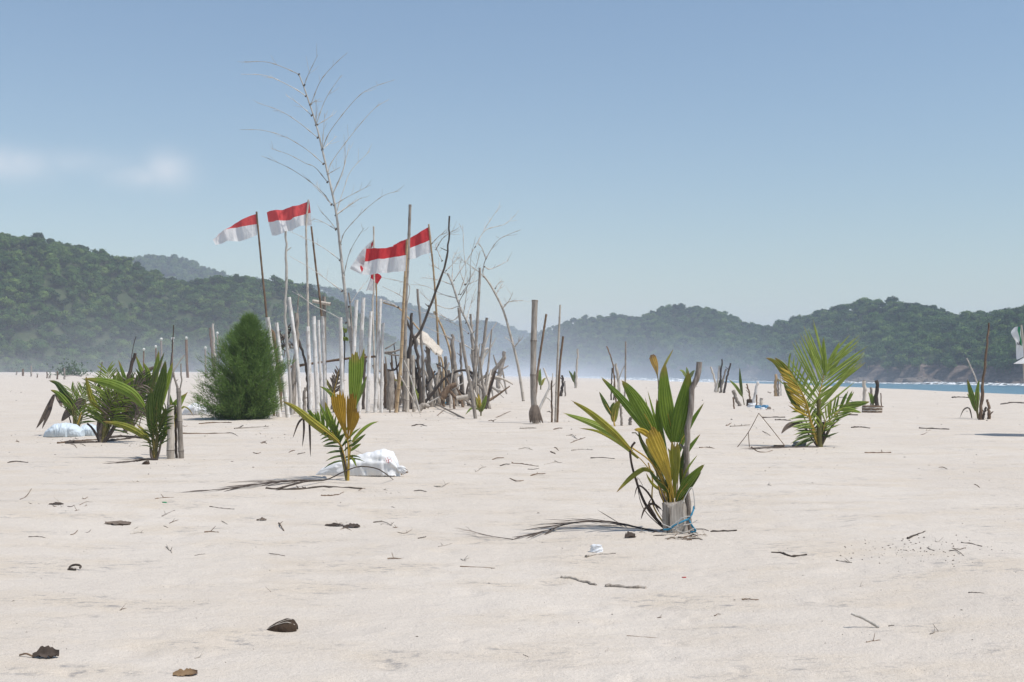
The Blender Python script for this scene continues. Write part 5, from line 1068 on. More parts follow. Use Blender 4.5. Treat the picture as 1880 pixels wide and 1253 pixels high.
st('tall slender pole at the right tied to a palm shoot', [(1799, 771), (1804, 716), (1811, 640), (1816, 593)], 7, 3, M_brown)
st('thin white cane leaning against the tall slender pole', [(1800, 740), (1793.5, 702), (1775, 658)], 2.8, 2.4, M_twig)
st('split brown stump beside the tall slender pole', [(1816, 770), (1815, 750), (1813, 734)], 8, 4, M_brown, 'wood')
st('dark prop between pole and split stump', [(1804, 771), (1808, 756), (1810, 748)], 5, 4, M_dark, 'wood')
st('thick whitish bamboo stub left of the fence', [(313.5, 843), (313, 790), (313, 744)], 13.5, 12.5, M_pale, 'bamboo', seg=.6, name='bamboo_post', cat='post')
st('taller grey bamboo stub wound with string', [(333, 842), (330, 775), (328, 713)], 10.5, 8, M_grey, 'bamboo', seg=.45, name='bamboo_post', cat='post')
st('thin black stake wedged between the bamboo stubs', [(324, 841), (323, 790), (322, 745)], 5, 4.5, M_dark)
st('forked grey driftwood stake above the bamboo stubs', [(330, 838), (329, 760), (325, 712), (318, 685)], 5, 4, M_grey, 'wood')
st('curved grey twig stake above the bamboo stubs', [(330, 838), (327, 735), (333, 705), (332, 668)], 3.5, 2.5, M_grey)
st('white stick poking up right of the left palms', [(308, 838), (310, 735), (318, 685), (338, 652)], 4, 3, M_twig)
st('black charred trunk slanting in the left palms', [(230, 795), (232, 730), (237, 690), (248, 649)], 8, 6.5, M_dark, 'wood')
st('hair thin dry stalk over the charred trunk', [(236, 792), (240, 680), (244, 640), (250, 618)], 1.8, 1.2, M_dark)
st('long black stick rising from the left palms', [(304, 800), (312, 690), (315, 655), (319, 597)], 2.6, 2, M_dark)
st('brown stake left of the casuarina bush', [(392, 692), (390, 660), (385, 602)], 4.5, 4, M_brown)
st('tan stake left of the casuarina bush', [(397, 692), (394, 650), (390, 595)], 5.5, 4.8, M_pale)
st('leafless brown stem behind the left palms', [(184, 740), (184, 690), (188, 665)], 3, 2, M_brown, 'wood')
for k, (pts, w) in enumerate(((((345, 688), (343, 665), (342, 624)), 5), (((297, 690), (296, 626)), 4), (((287, 692), (286, 640)), 3.4), (((378, 694), (377, 642)), 3.6), (((263, 700), (264, 645)), 2.6), (((403, 690), (399, 615)), 2.4), (((316, 690), (317, 625)), 3))):
    lab = ['crooked stake with white cap on the far sand', 'brown stake with white cap behind the left palms', 'short stake with white cap behind the left palms', 'white capped stake just left of the casuarina', 'stalk with pale green cap above the left palms', 'white capped stalk behind the casuarina', 'white capped stake behind the long black stick'][k]
    s = Site(*pts[0]); root = empty('capped_stake', s.g, lab, 'stake', 'stakes topped with pale caps'); C = smooth_curve([s.g - Vector((0, 0, .2))] + [s.p(*q) for q in pts[1:]], 10)
    mb = MB(); add_tube(mb, C, [s.m(w) / 2] * 10, 7, 0, 0, .15); mb.build('shaft', M_grey if k % 2 else M_brown, root, s.g, True)
    mb = MB(); t = C[-1] + Vector((0, 0, s.m(4))); add_tube(mb, [t + Vector((s.m(.25 * z * (k % 3 - 1)), 0, s.m(z))) for z in (-7, -3.4, -2, -.6, .8, 1.8)], [s.m(.5), s.m(.6), s.m(2.4), s.m(2.9), s.m(2.1), s.m(.5)], 9, 0, 0, .35); mb.build('cap', M_knob, root, s.g, True)
for k, (x, y0, y1, w) in enumerate(((42, 690, 678, 4), (57, 692, 672, 3), (86, 695, 683, 2.6), (91, 695, 689, 4), (105, 697, 682, 3.4), (118, 697, 676, 4), (68, 694, 688, 2), (30, 689, 682, 3))):
    st('small far peg standing at the left end of the beach', [(x, y0), (x + .6, (y0 + y1) / 2), (x + .4, y1)], w, w * .8, M_grey if k % 2 else M_brown, group='small far pegs on the left', bury=.4)

# pale tangle on the cane group and husk at the thick bamboo foot
s = Site(1005, 765); solid('dead_branch', 'bleached twisted branch leaning in the cane group', 'branch', [([s.p(987, 770), s.p(990, 752), s.p(1004, 722), s.p(1009, 708), s.p(1003, 690), s.p(998, 676)], s.m(3), s.m(1.6)), ([s.p(1009, 712), s.p(1014, 700), s.p(1015, 685)], s.m(2), s.m(1)), ([s.p(1008, 716), s.p(1018, 706), s.p(1022, 700)], s.m(1.6), s.m(.8)), ([s.p(1000, 728), s.p(1010, 735), s.p(1017, 750)], s.m(1.5), s.m(.7))], [M_twig], s.p(990, 765))
s = Site(984, 779); mb = MB(); rnd = random.Random(2)
for k in range(12):
    a = -.4 + k * .32; b0 = s.p(982, 752, -.05) + Vector((math.cos(a) * .07, -abs(math.sin(a)) * .05, 0)); blade(mb, [b0 + Vector((0, 0, .12)), b0 + Vector((math.cos(a) * .06, -.06, -.12)), s.g + Vector((math.cos(a) * rnd.uniform(.12, .22), -.12 * abs(math.sin(a)), .02))], s.m(6), 2, .3, n=7, seed=k)
tag(mb.build('palm_husk', L_dead, None, s.g), 'dry sheaths splayed round the foot of the thick bamboo', 'husk')

# ---------------------------------------------------------------- sacks
def sack(name, label, px0, px1, py_base, py_top, seed, mat, neck=None, depth=.5, prof=None, by=None):
    s = Site((px0 + px1) / 2, py_base); rnd = random.Random(seed); L = s.m(px1 - px0); H = s.m(py_base - py_top); x0 = s.p(px0, py_base).x
    nu, nv = 90, 44; vs = []
    for i in range(nu):
        u = i / (nu - 1); h = prof(u) if prof else math.sin(math.pi * u) ** .5
        for j in range(nv):
            a = 2 * math.pi * j / nv; ca, sa = math.cos(a), math.sin(a)
            rr = 1 + .10 * float(fbm(u * 5 + seed, a * 1.2, seed, 2)) - .10 * (1 - abs(float(fbm(u * 7 + seed + a * .9, a * 1.3 - u * 3, seed + 4, 2)))) ** 6 - .06 * (1 - abs(float(fbm(u * 15 - a, a * 2.2 + u * 6, seed + 8, 2)))) ** 5 + (.14 * math.sin(a * 9) * S(np.float64((u - .80) / .2)) if neck else 0)
            z = max(-.03, H * .5 * h * (1 + sa * rr)); z = z if sa > -.2 else z * .3
            vs.append(Vector((x0 + L * u, s.g.y + ca * depth * .5 * h * rr, s.g.z - .02 + z)))
    mb = MB(); mb.add(vs, [(i * nv + j, i * nv + (j + 1) % nv, (i + 1) * nv + (j + 1) % nv, (i + 1) * nv + j) for i in range(nu - 1) for j in range(nv)]); mb.add(vs[:nv], [tuple(range(nv))]); mb.add(vs[-nv:], [tuple(range(nv))[::-1]])
    root = empty(name, s.g, label, 'sack', 'sacks lying on the sand'); mb.build('bag', mat, root, s.g, True)
    if neck:
        c = s.p(px1 - 6, py_base - 12, -.1); mb = MB()
        for k in range(9):
            a = k * .7; mb2 = [c, c + Vector((.05 + .03 * math.cos(a), -.03, .03 * math.sin(a))), c + Vector((.10 + .04 * math.cos(a), -.05 * math.cos(a), .06 * math.sin(a) - .03))]
            add_tube(mb, smooth_curve(mb2, 6), [.012, .018, .02, .018, .012, .006], 6)
        mb.build('tied_neck', M_sack, root, s.g, True)
        mb = MB()
        for k, (a, b) in enumerate((((708, 842), (711, 850)), ((711, 840), (714, 849)), ((714, 843), (713, 851)), ((709, 846), (716, 844)), ((717, 842), (719, 848)))):
            p, q = s.p(*a, -depth * .46), s.p(*b, -depth * .46); add_tube(mb, [p, q], [s.m(.5)] * 2, 4)
        mb.build('red_print', M_redink, root, s.g)
    return root
sack('sand_sack', 'tied white sack with red print behind the orange palm', 578, 735, 873, 820, 3, M_sack, True, .46, lambda u: float(np.interp(u, [0, .08, .25, .38, .46, .6, .8, .92, .97, 1], [.05, .3, .58, .66, .70, .86, 1, .86, .55, .22])))
sack('sand_sack', 'bluish white sack half buried beside the left palm', 79, 152, 802, 774, 5, M_sackblue, None, .6, lambda u: float(np.interp(u, [0, .1, .3, .55, .8, 1], [.05, .5, .9, 1, .9, .5])))
sack('sand_sack', 'small pale blue sack behind the bushy left palm', 145, 186, 800, 776, 6, M_sackblue, None, .5, lambda u: float(np.interp(u, [0, .2, .5, .8, 1], [.4, .9, 1, .8, .1])))
sack('sand_sack', 'low white sack left of the casuarina foot', 333, 384, 762, 738, 7, M_sack, None, .7, lambda u: float(np.interp(u, [0, .2, .5, .8, 1], [.1, .7, 1, .8, .3])))

# ---------------------------------------------------------------- things lying on the sand
MARKS = [(G(x, y), t) for x, y, t in ((1240, 978, 'the large front palm'), (655, 882, 'the white sack'), (1500, 822, 'the feathery palm'), (285, 843, 'the two bamboo stubs'), (190, 813, 'the bushy left palm'), (115, 802, 'the bluish sack'),
    (447, 771, 'the casuarina bush'), (620, 762, 'the white fence posts'), (830, 755, 'the driftwood heap'), (984, 779, 'the thick bamboo post'), (1130, 784, 'the small brownish shoot'), (1380, 748, 'the litter heap'), (1600, 757, 'the square stubs'), (1800, 771, 'the tall slender pole'),
    (517, 1157, 'the half coconut husk'), (84, 1208, 'the curled dark leaf'), (340, 1240, 'the curled orange brown leaf'), (1095, 1014, 'the plastic cup'), (1110, 1074, 'the pair of grey sticks'), (1590, 1150, 'the raised white stick'), (1448, 1018, 'the wavy dark stick'), (138, 1047, 'the ring of bark'), (645, 969, 'the folded dark leaf'), (900, 988, 'the dry frond fan'), (1684, 985, 'the pebble patch'), (216, 963, 'the frayed leaf'), (1210, 714, 'the withered orange shoot'), (1060, 712, 'the far pale stake'), (1320, 722, 'the far crossed stakes'), (345, 690, 'the white capped stakes'))]
def near(px, py): g = G(px, py); return min(MARKS, key=lambda q: (q[0] - g).length)[1]
def lying(pts, w, lift=0.0):
    out = []
    for q in pts:
        g = G(q[0], q[1]); r = w * g.y / FPX / 2; out.append(g + Vector((0, 0, r * .2 + (q[2] * g.y / FPX if len(q) > 2 else 0))))
    return out
def stick(label, pts, w, mat=M_dark, name='stick', cat='stick', group='sticks scattered on the sand', w1=None, knots=0, seed=0):
    P = lying(pts, w); g = P[0]; s = g.y / FPX; rnd = random.Random(int(pts[0][0] * 3 + pts[0][1]))
    n = max(7, 4 * len(P)); C = smooth_curve(P, n); C = [c + Vector((rnd.uniform(-1, 1) * w * s * .22, rnd.uniform(-1, 1) * w * s * .6, rnd.uniform(-.1, .25) * w * s)) for c in C]
    mb = MB(); r0 = w * s / 2; r1 = (w1 if w1 else w * .6) * s / 2
    add_tube(mb, C, [(r0 + (r1 - r0) * i / (n - 1)) * rnd.uniform(.82, 1.15) for i in range(n)], 7, 0, 0, .18, rnd)
    for _ in range(knots):
        i = rnd.randrange(1, n - 1); add_tube(mb, [C[i], C[i] + Vector((rnd.uniform(-.05, .05), rnd.uniform(-.05, .05), rnd.uniform(.01, .05)))], [r0 * .6, r0 * .3], 5)
    tag(mb.build(name, mat, None, g, True), label, cat, group)
stick('crooked grey stick left of the pair in front of the palm', [(1030, 1061), (1046, 1063), (1070, 1070), (1095, 1075)], 7, M_grey, w1=4, knots=1)
stick('straight grey stick right of the pair in front of the palm', [(1112, 1077), (1145, 1079), (1184, 1080)], 7, M_grey, w1=7)
stick('wavy dark stick on the open right sand', [(1415, 1015), (1436, 1017), (1450, 1022), (1481, 1020)], 5, M_dark)
stick('short straight dark stick on the right sand', [(1667, 989), (1684, 982), (1700, 976)], 3.4, M_dark)
stick('white stick raised at one end on the right sand', [(1614, 1153), (1590, 1152, 13), (1562, 1153, 26)], 5, M_twig, w1=6)
stick('long thin brown twig on the lower right sand', [(1150, 1168), (1200, 1172), (1262, 1174)], 2, M_brown)
stick('pale stick below the plastic cup', [(1075, 1023), (1100, 1019), (1130, 1017)], 4.5, M_grey)
stick('dark stick right of the wooden block', [(1305, 977), (1330, 976), (1353, 975)], 4.5, M_dark)
stick('thin tan twig in the middle of the sand', [(845, 1041), (880, 1042), (908, 1044)], 2, M_brown)
stick('bent dark branch below the white sack', [(488, 898), (540, 900), (600, 895), (664, 899)], 5.5, M_dark, knots=4)
stick('short brown stick below the bent dark branch', [(590, 911), (606, 911), (622, 909)], 4, M_brown)
s = Site(640, 884); mb = MB(); add_tube(mb, smooth_curve([G(508, 901) + Vector((0, 0, .02)), G(560, 893) + Vector((0, 0, .06)), s.p(599, 881, -.2), s.p(630, 867, -.3), s.p(659, 857, -.35), s.p(690, 860, -.35), s.p(708, 870, -.35), G(722, 881)], 34), [.013 - .00025 * i for i in range(34)], 6, 0, 0, .2)
tag(mb.build('arched_twig', M_dark, None, G(508, 901), True), 'long dark twig arching over the white sack', 'twig')
stick('brown chip pile at the tied end of the sack', [(722, 876), (735, 873), (748, 868)], 5, M_brown, knots=3)
stick('thick dead stem lying under the bushy left palm', [(122, 815), (160, 814), (200, 811), (262, 803)], 7, M_dark, knots=5)
stick('second dead stem lying under the bushy left palm', [(107, 815), (150, 810), (190, 808)], 4.5, M_brown, knots=3)
stick('tangled black root by the left palms', [(195, 806), (225, 803), (262, 806)], 7, M_dark, knots=7)
for k, a in enumerate([((1687, 787), (1715, 788), (1742, 789)), ((1748, 731), (1762, 730), (1781, 731)), ((1838, 743), (1860, 740), (1890, 742)), ((1564, 786), (1580, 785), (1597, 787)), ((1588, 832), (1612, 832), (1636, 832)), ((1340, 784), (1358, 783), (1377, 781)), ((1423, 772), (1437, 772), (1452, 773)),
    ((330, 797), (360, 797), (420, 796)), ((118, 692), (135, 690), (150, 692)), ((225, 850), (260, 846), (283, 843)), ((365, 779), (395, 777), (425, 777)), ((430, 788), (460, 786), (492, 784)), ((1400, 768), (1420, 767), (1441, 767)), ((1590, 747), (1605, 746), (1622, 748)), ((955, 788), (972, 787), (985, 787)), ((757, 783), (770, 780), (783, 783)),
    ((940, 851), (962, 853), (988, 857)), ((1050, 828), (1068, 826), (1088, 827)), ((1085, 842), (1105, 841), (1128, 843)), ((285, 917), (300, 915), (320, 914)), ((297, 949), (309, 943), (321, 938)), ((385, 931), (405, 934), (430, 936)), ((512, 961), (515, 968, 3), (521, 975)), ((685, 960), (703, 961, 3), (720, 966)), ((52, 987), (66, 986), (83, 988)),
    ((712, 1026), (725, 1026), (739, 1027)), ((305, 1004), (311, 1010), (316, 1016)), ((1765, 997), (1783, 999), (1802, 1004)), ((1590, 1180), (1600, 1178), (1616, 1176)), ((1708, 1164), (1720, 1161), (1736, 1159)), ((1778, 1089), (1790, 1089), (1806, 1090)), ((1362, 1101), (1375, 1101), (1393, 1102)), ((1535, 1030), (1550, 1032), (1564, 1034)), ((15, 850), (32, 848), (51, 850)), ((1284, 823), (1296, 822), (1312, 824)), ((805, 1005), (818, 1002), (830, 999)), ((768, 989), (775, 988), (783, 986)), ((376, 978), (388, 977), (402, 978))]):
    stick('short %s stick flat on the sand near %s' % (('dark', 'brown', 'grey')[k % 3] if k > 2 else 'dark', near(*a[1][:2])), a, 3.2 if k < 16 else 2.6, (M_dark, M_brown, M_grey)[k % 3] if k > 2 else M_dark, group='short flat sticks on the sand', knots=k % 3)
# dead fronds on the ground
def dead_frond(label, pts, L, nl, w, seed, sides=(-1, 1), mat=L_black, r=2.0):
    P = lying(pts, 5); g = P[0]; s = g.y / FPX; mb = MB()
    pinnate(mb, P, L * s, nl, w * s / 2, ang=22, v0=.12, v1=.99, droop=.06, lift=.03, r0=r * s, seed=seed, facing=(0, 0, 1), sides=sides, mi=0, stalkmi=1)
    tag(mb.build('dead_frond', [mat, L_black], None, g), label, 'frond', 'withered fronds on the sand')
dead_frond('long withered frond lying left of the large front palm', [(1206, 977), (1160, 971, 4), (1112, 966, 8), (1047, 970, 8), (990, 982, 3), (944, 987)], 95, 15, 4, 1)
dead_frond('withered frond lying left of the white sack', [(590, 884), (545, 886, 3), (480, 892, 3), (420, 898), (368, 902)], 80, 14, 3.6, 2)
dead_frond('short withered frond lying left of the feathery palm', [(1502, 822), (1460, 822), (1420, 823), (1375, 825)], 55, 10, 3, 3)
dead_frond('thin dry frond fan on the middle sand', [(942, 991), (920, 990, 2), (890, 987, 4), (862, 982, 8)], 62, 6, 1.5, 4, mat=L_dead, r=.8)
dead_frond('withered frond beside the bamboo stubs', [(290, 845), (265, 846, 2), (235, 849), (205, 851)], 40, 8, 3, 5)
# triangle of bent twigs
s = Site(1400, 822); root = empty('bent_twig', s.g, 'thin bent twig standing as a triangle near the feathery palm', 'twig')
for pp in ([(1351, 825), (1374, 794), (1393, 759)], [(1393, 759), (1412, 782), (1441, 819)], [(1374, 794), (1376, 824)]):
    mb = MB(); add_tube(mb, smooth_curve([s.p(*q) for q in pp], 10), [.007] * 10, 5, 0, 0, .2); mb.build('twig', M_brown, root, s.g, True)
stick('wavy thin twig below the twig triangle', [(1380, 822), (1392, 830), (1405, 831), (1418, 828)], 2.4, M_brown)
# coconut husks, leaves, shells
L_tawny = leaf_mat('leaf_tawny', (.14, .085, .04), (.30, .20, .11), (.10, .06, .035), (.12, .07, .04), .85, .1, .8)
def husk(label, px, py, w, h, seed):
    g = G(px, py); s = g.y / FPX; L = w * s; root = empty('coconut_husk', g, label, 'coconut husk'); nu, nv = 19, 15
    def surf(k0, off):
        vs = []
        for i in range(nu):
            u = i / (nu - 1); r = float(np.interp(u, [0, .12, .35, .65, .88, 1], [.05, .42, .82, 1.0, .88, .45]))
            for j in range(nv):
                a = math.pi * (.02 + .96 * j / (nv - 1)); k = k0 * (1 + .10 * float(fbm(u * 5 + seed, a * 2.2, seed, 3)))
                vs.append(g + Vector(((u - .5) * L, -math.cos(a) * L * .30 * r * k + off, math.sin(a) * h * s * r * k * (.8 + .35 * u) - .004)))
        return vs
    vs = surf(1.0, 0); mb = MB(); mb.add(vs, grid_faces(nv, nu)); mb.build('shell', M_husk, root, g, True)
    mb = MB(); mb.add(surf(.88, .0), grid_faces(nv, nu)); mb.build('lining', M_huskin, root, g, True)
    mb = MB()
    lip = [vs[i * nv + 4] + Vector((0, -.003, .002)) for i in range(1, nu - 1)]; add_tube(mb, smooth_curve(lip[::4] + [lip[-1]], 14), [.0022] * 14, 4)
    rib = [vs[i * nv + (2 + i // 3)] + Vector((0, -.003, .002)) for i in range(6, nu - 2, 3)]; add_tube(mb, smooth_curve(rib, 8), [.0018] * 8, 4)
    mb.build('fibre', M_pale, root, g)
husk('half coconut husk lying on the near sand', 517, 1157, 58, 21, 1)
husk('small dark coconut shell near the bamboo stubs', 267, 853, 15, 8, 2)
def dry_leaf(label, px, py, w, h, ang, seed, mat=L_dead, stalk=None):
    g = G(px, py); s = g.y / FPX; rnd = random.Random(seed); root = empty('dry_leaf', g, label, 'leaf', 'dry leaves on the sand'); d = Vector((math.cos(ang), math.sin(ang), 0)); sd = Vector((-d.y, d.x, 0)); vs = []; at = []; n, k = 15, 9
    for i in range(n):
        u = i / (n - 1); ww = math.sin(math.pi * (u ** 1.3 * .9 + .04)) ** .8 * w * s * .30 * (1 + .25 * float(fbm(u * 6, 1.0, seed, 2)))
        for j in range(k):
            v = 2 * j / (k - 1) - 1; curl = (abs(v) ** 1.6) * (.75 if v > 0 else .2) + .5 * float(fbm(u * 7, v * 3.0, seed + 3, 3)) + .1
            z = h * s * (.10 + .80 * curl) * (.55 + .45 * math.sin(math.pi * u)); vs.append(g + d * ((u - .5) * w * s) + sd * (v * ww * (1 - .35 * abs(v) * (v > 0))) + Vector((0, 0, max(.001, z)))); at.append((u, v * .5 + .5, .5))
    mb = MB(); mb.add(vs, grid_faces(k, n), at); mb.build('blade', mat, root, g, True)
    if stalk:
        P = [vs[k // 2], G(*stalk) + Vector((0, 0, .008))]; mb = MB(); add_tube(mb, smooth_curve([P[0], P[0].lerp(P[1], .5) + Vector((0, 0, .01)), P[1]], 8), [.005] * 8, 5); mb.build('stalk', M_brown, root, g, True)
dry_leaf('large curled dark leaf with stalk on the near left sand', 84, 1208, 46, 22, .25, 1, L_black, (36, 1206))
dry_leaf('curled orange brown leaf at the near edge of the sand', 340, 1240, 44, 13, .35, 2, L_tawny)
dry_leaf('folded dark leaf among twigs left of centre', 645, 969, 32, 10, .3, 3, L_black)
dry_leaf('long thin leaf crumbs left of the folded leaf', 613, 966, 34, 5, -.1, 4, L_black)
dry_leaf('small brown leaf fragment above the twigs', 480, 956, 18, 6, .1, 5, L_dead)
dry_leaf('pale frayed leaf on the left sand', 216, 963, 50, 8, -.1, 6, L_dead)
dry_leaf('dark leaf scrap beside the frayed leaf', 103, 927, 26, 5, .1, 7, L_black)
dry_leaf('curled dark leaf by the foot of the large palm', 1157, 988, 24, 14, .5, 8, L_black)
g = G(138, 1047); mb = MB(); sc_ = g.y / FPX
add_tube(mb, [g + Vector((math.cos(a) * 10 * sc_, math.sin(a) * 5 * sc_, .006 + (4 + 3.5 * math.sin(a)) * sc_)) for a in [i * .42 - .4 for i in range(14)]], [2.2 * sc_] * 14, 6, 0, 0, .2); add_tube(mb, [g + Vector((-12 * sc_, -.01, .003)), g + Vector((-4 * sc_, -.01, .012))], [3 * sc_, 2.5 * sc_], 6)
tag(mb.build('curled_bark', M_dark, None, g, True), 'small ring of curled dark bark on the left sand', 'bark')
# debris ring under the front palm, single scraps
rnd = random.Random(21)
for k in range(26):
    x = rnd.gauss(1240, 30); y = rnd.uniform(974, 992); L = rnd.uniform(10, 26); a = rnd.uniform(-.5, .5)
    stick('%s dry scrap littering the foot of the large front palm' % ('dark', 'brown', 'pale')[k % 3], [(x, y), (x + L * .5, y + 2 * a, rnd.uniform(0, 3)), (x + L, y + L * .25 * a)], rnd.uniform(1.6, 3.2), (M_dark, M_brown, M_pale)[k % 3], 'plant_scrap', 'scrap', 'scraps at the foot of the front palm')
# plastic cup, litter, jar
def crumple(name, label, px, py, w, h, seed, mat, cat='litter', group=None):
    g = G(px, py); s = g.y / FPX; rnd = random.Random(seed); vs = []; nu, nv = 9, 12
    for i in range(nu):
        t = i / (nu - 1)
        for j in range(nv):
            a = 2 * math.pi * j / nv; r = .5 * w * s * (1 - .15 * t) * rnd.uniform(.82, 1.12); vs.append(g + Vector((math.cos(a) * r, math.sin(a) * r * .6, -.004 + h * s * t + rnd.uniform(-.08, .08) * h * s)))
    mb = MB(); mb.add(vs, [(i * nv + j, i * nv + (j + 1) % nv, (i + 1) * nv + (j + 1) % nv, (i + 1) * nv + j) for i in range(nu - 1) for j in range(nv)] + [tuple((nu - 1) * nv + j for j in range(nv))])
    tag(mb.build(name, mat, None, g), label, cat, group)
crumple('plastic_cup', 'crushed clear white plastic cup in front of the palm', 1095, 1014, 25, 14, 1, M_plastic, 'cup')
crumple('glass_jar', 'grey jar lying at the foot of the feathery palm', 1468, 820, 28, 9, 2, M_glass, 'jar')
crumple('black_scrap', 'black lump beside the grey jar', 1430, 822, 22, 5, 3, M_dark, 'scrap')
for k, (x, y, w, h, m_) in enumerate(((1382, 748, 20, 8, M_plastic), (1392, 750, 14, 6, M_blueplastic), (1405, 750, 14, 6, M_blueplastic), (1376, 746, 12, 12, M_husk), (1400, 752, 10, 4, M_plastic), (1412, 752, 8, 5, M_grey))):
    crumple('beach_litter', ['white plastic bag in the litter heap', 'blue plastic scrap at the middle of the litter heap', 'blue plastic scrap below the round stub', 'coconut lump in the litter heap', 'small white scrap at the edge of the litter heap', 'grey lump ending the litter heap'][k], x, y, w, h, 40 + k, m_, 'litter', 'litter heap before the sea')
crumple('beach_litter', 'green scrap on the left sand', 302, 924, 10, 3, 60, M_green_p); crumple('beach_litter', 'tiny red scrap right of the stick pair', 1256, 1061, 9, 2.5, 61, M_redink)
# woven basket round the square stubs
s = Site(1603, 758); root = empty('stick_basket', s.g, 'low ring of woven sticks round the square stubs', 'basket'); rnd = random.Random(4)
for k in range(5):
    mb = MB(); add_tube(mb, [s.g + Vector((math.cos(a) * s.m(17), .12 + math.sin(a) * .25, s.m(1 + k * 2.6) + .01 * math.sin(a * 7 + k))) for a in [i * 6.2832 / 26 for i in range(27)]], [s.m(1.2)] * 27, 5, 0, 0, .2, rnd); mb.build('hoop', M_pale if k % 2 else M_brown, root, s.g, True)
# stones and crumbs: too small to count
rnd = random.Random(8); mb = MB()
def bit(px, py, r):
    g = G(px, py); s = g.y / FPX * r; a = rnd.random() * 6; e = rnd.uniform(.7, 2.6); vs = []
    for q in ((1, 0, 0), (0, 1, 0), (-1, 0, 0), (0, -1, 0), (0, 0, .9), (0, 0, -.4)):
        x, y = q[0] * e * rnd.uniform(.7, 1.2), q[1] * rnd.uniform(.7, 1.2); vs.append(g + Vector(((x * math.cos(a) - y * math.sin(a)) * s, (x * math.sin(a) + y * math.cos(a)) * s, q[2] * s)))
    mb.add(vs, [(0, 1, 4), (1, 2, 4), (2, 3, 4), (3, 0, 4), (1, 0, 5), (2, 1, 5), (3, 2, 5), (0, 3, 5)])
for k in range(620):
    y = 700 + 545 * rnd.random() ** 1.25; x = rnd.uniform(-60, 1940); bit(x, y, rnd.uniform(.5, 1.15) * (1 if rnd.random() < .93 else 1.9))
for k in range(150): bit(rnd.gauss(1680, 80), rnd.gauss(1010, 14), rnd.uniform(.6, 1.7))
for k in range(240):
    cx_, cy_ = rnd.choice(((700, 905), (130, 806), (230, 812), (1250, 985), (460, 775), (820, 772), (1390, 752), (640, 968), (100, 930), (1000, 780), (500, 800), (780, 762), (900, 745), (330, 850), (1490, 824))); bit(rnd.gauss(cx_, 32), rnd.gauss(cy_, 5), rnd.uniform(.5, 1.3))
tag(mb.build('beach_crumbs', M_bit), 'dark pebbles and crumbs of driftwood sprinkled over the sand', 'debris', kind='stuff')
rnd = random.Random(31); DRIFT = ((240, 965, 70, 14), (640, 966, 60, 7), (120, 925, 50, 5), (560, 825, 70, 8), (470, 790, 90, 8), (960, 852, 60, 7), (1740, 1005, 70, 10), (880, 770, 60, 8), (150, 812, 60, 5), (1080, 835, 60, 8), (1560, 790, 90, 14), (720, 905, 60, 10), (1250, 984, 50, 5))
for k in range(110):
    y = 715 + 500 * rnd.random() ** 1.5; x = rnd.uniform(-20, 1900)
    if k % 10 < 7: q = DRIFT[k % len(DRIFT)]; x, y = rnd.gauss(q[0], q[2]), rnd.gauss(q[1], q[3])
    L = rnd.choice((6, 8, 9, 11, 13, 16, 24)) * rnd.uniform(.8, 1.25); a = rnd.gauss(0, 1.1); w = rnd.uniform(1.0, 2.2)
    stick('tiny %s dry twig on the sand near %s' % (('dark', 'brown', 'brown', 'pale')[k % 4], near(x, y)), [(x, y), (x + L * .5, y + L * .12 * a + rnd.uniform(-.18, .18) * L, rnd.uniform(0, .1) * L), (x + L, y + L * .3 * a)], w, (M_dark, M_brown, M_brown, M_pale)[k % 4], 'twig', 'twig', 'tiny twigs on the open sand', knots=(0, 1, 0, 2)[k % 4])

# ---------------------------------------------------------------- banner and parasol at the right edge
s = Site(1886, 800); post('banner_pole', 'pale pole of the white banner at the right edge', 'pole', [(1886, 800), (1880, 660), (1874, 597)], 5, 4.5, M_pale, 'wood', fork=0, tilt=0)
root = empty('white_banner', s.p(1872, 600), 'torn white and green banner hanging from the pale pole', 'banner')
def sheet(nm, A, B, mt, d0=0.0, amp=.02):
    P, Q = smooth_curve([s.p(q[0], q[1], d0) for q in A], 12), smooth_curve([s.p(q[0], q[1], d0 - .06) for q in B], 12); vs = [P[i].lerp(Q[i], j / 5) + Vector((0, amp * math.sin(i * .8 + j), 0)) for i in range(12) for j in range(6)]
    mb = MB(); mb.add(vs, grid_faces(6, 12)); return mb.build(nm, mt, root, s.p(1872, 600), True)
sheet('cloth', [(1865, 612), (1865, 640), (1867, 661)], [(1873, 603), (1877, 635), (1880, 655)], M_wcloth)
sheet('green_strip', [(1868, 601), (1871, 620), (1874, 634)], [(1873, 600), (1874, 620), (1877, 638)], M_green_p, -.10)
sheet('folded_corner', [(1863, 601), (1856, 613), (1867, 628)], [(1868, 600), (1869, 614), (1871, 632)], M_wcloth, -.16)
for a, b in (((1867, 634), (1869, 628)), ((1869, 628), (1870, 634)), ((1871, 634), (1872, 627)), ((1872, 627), (1873, 634))):
    mb = MB(); add_tube(mb, [s.p(*a, -.10), s.p(*b, -.10)], [s.m(.5)] * 2, 4); mb.build('lettering', M_ink, root, s.p(1872, 600))
s = Site(1928, 802); root = empty('beach_parasol', s.g, 'white beach parasol reaching in at the right edge', 'parasol')
mb = MB(); add_tube(mb, [s.g - Vector((0, 0, .2)), s.p(1928, 640)], [.022, .022], 8); mb.build('pole', M_redink, root, s.g, True)
apex = s.p(1928, 636); rim = s.p(1928, 668); rr_ = s.m(65)
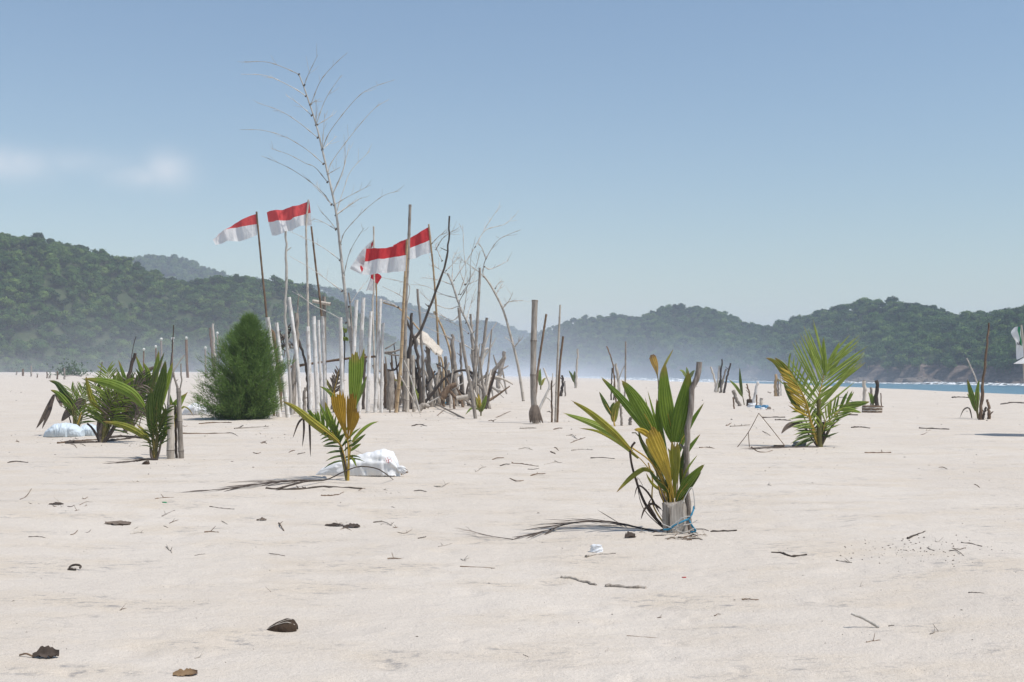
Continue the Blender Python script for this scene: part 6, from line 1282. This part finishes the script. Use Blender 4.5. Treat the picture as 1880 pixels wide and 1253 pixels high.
for k in range(8):
    a0, a1 = k * math.pi / 4 + .03, (k + 1) * math.pi / 4 + .03; vs = []
    for i in range(6):
        t = i / 5
        for j in range(5):
            a = a0 + (a1 - a0) * j / 4; sag = -.03 * math.sin(math.pi * j / 4) * t; zz = apex.z + (rim.z - apex.z) * (t ** 1.25) - sag * .5 * 0 ; r_ = rr_ * t * (1 - .05 * math.sin(math.pi * j / 4))
            vs.append(Vector((apex.x + math.cos(a) * r_, apex.y + math.sin(a) * r_, zz)))
    mb = MB(); mb.add(vs, grid_faces(5, 6)); mb.build('canopy_panel', M_wcloth, root, s.g, True)

# rocks at the foot of the headland
rnd = random.Random(17)
for k in range(34):
    px = rnd.uniform(1330, 2020); D = float(np.interp(px, [1300, 1450, 1880, 2500], [398, 328, 250, 214])) + rnd.uniform(-6, 3); r = rnd.uniform(.7, 2.2); x = (px - CX) / FPX * D; c = Vector((x, D, SEA)); vs = []; nu, nv = 8, 10
    for i in range(nu):
        b = math.pi * i / (nu - 1)
        for j in range(nv):
            a = 2 * math.pi * j / nv; q = r * (1 + .5 * float(fbm(math.cos(a) * math.sin(b) * 1.7 + k * 9, math.sin(a) * 1.7 + math.cos(b) * 2.1, k, 3))); vs.append(c + Vector((math.cos(a) * math.sin(b) * q * 1.3, math.sin(a) * math.sin(b) * q, math.cos(b) * q * .75)))
    mb = MB(); mb.add(vs, [(i * nv + j, i * nv + (j + 1) % nv, (i + 1) * nv + (j + 1) % nv, (i + 1) * nv + j) for i in range(nu - 1) for j in range(nv)]); tag(mb.build('sea_rock', M_rock, None, c), ('large' if r > 1.6 else 'medium' if r > 1.15 else 'small') + ' brown rock at the waterline below the headland', 'rock', 'rocks along the foot of the headland')
# far green shrub on the left
s = Site(130, 690); root = empty('far_shrub', s.g, 'pale green shrub at the far end of the left sand', 'shrub'); rnd = random.Random(3); mb = MB(); D = s.d
for k in range(420):
    p = s.g + Vector((rnd.gauss(0, s.m(14)), rnd.gauss(0, 1.0), abs(rnd.gauss(0, s.m(11))))); d = Vector((rnd.gauss(0, 1), rnd.gauss(0, 1), rnd.gauss(.5, 1))).normalized(); leaflet(mb, p, d, Vector((0, 0, 1)), s.m(5), s.m(1.6), .1, 0, rnd, 3)
mb.build('foliage', M_needle, root, s.g); mb = MB()
for k in range(5): add_tube(mb, [s.g - Vector((0, 0, .3)), s.g + Vector((rnd.gauss(0, .5), rnd.gauss(0, .4), s.m(13)))], [.05, .02], 5)
mb.build('stems', M_brown, root, s.g)
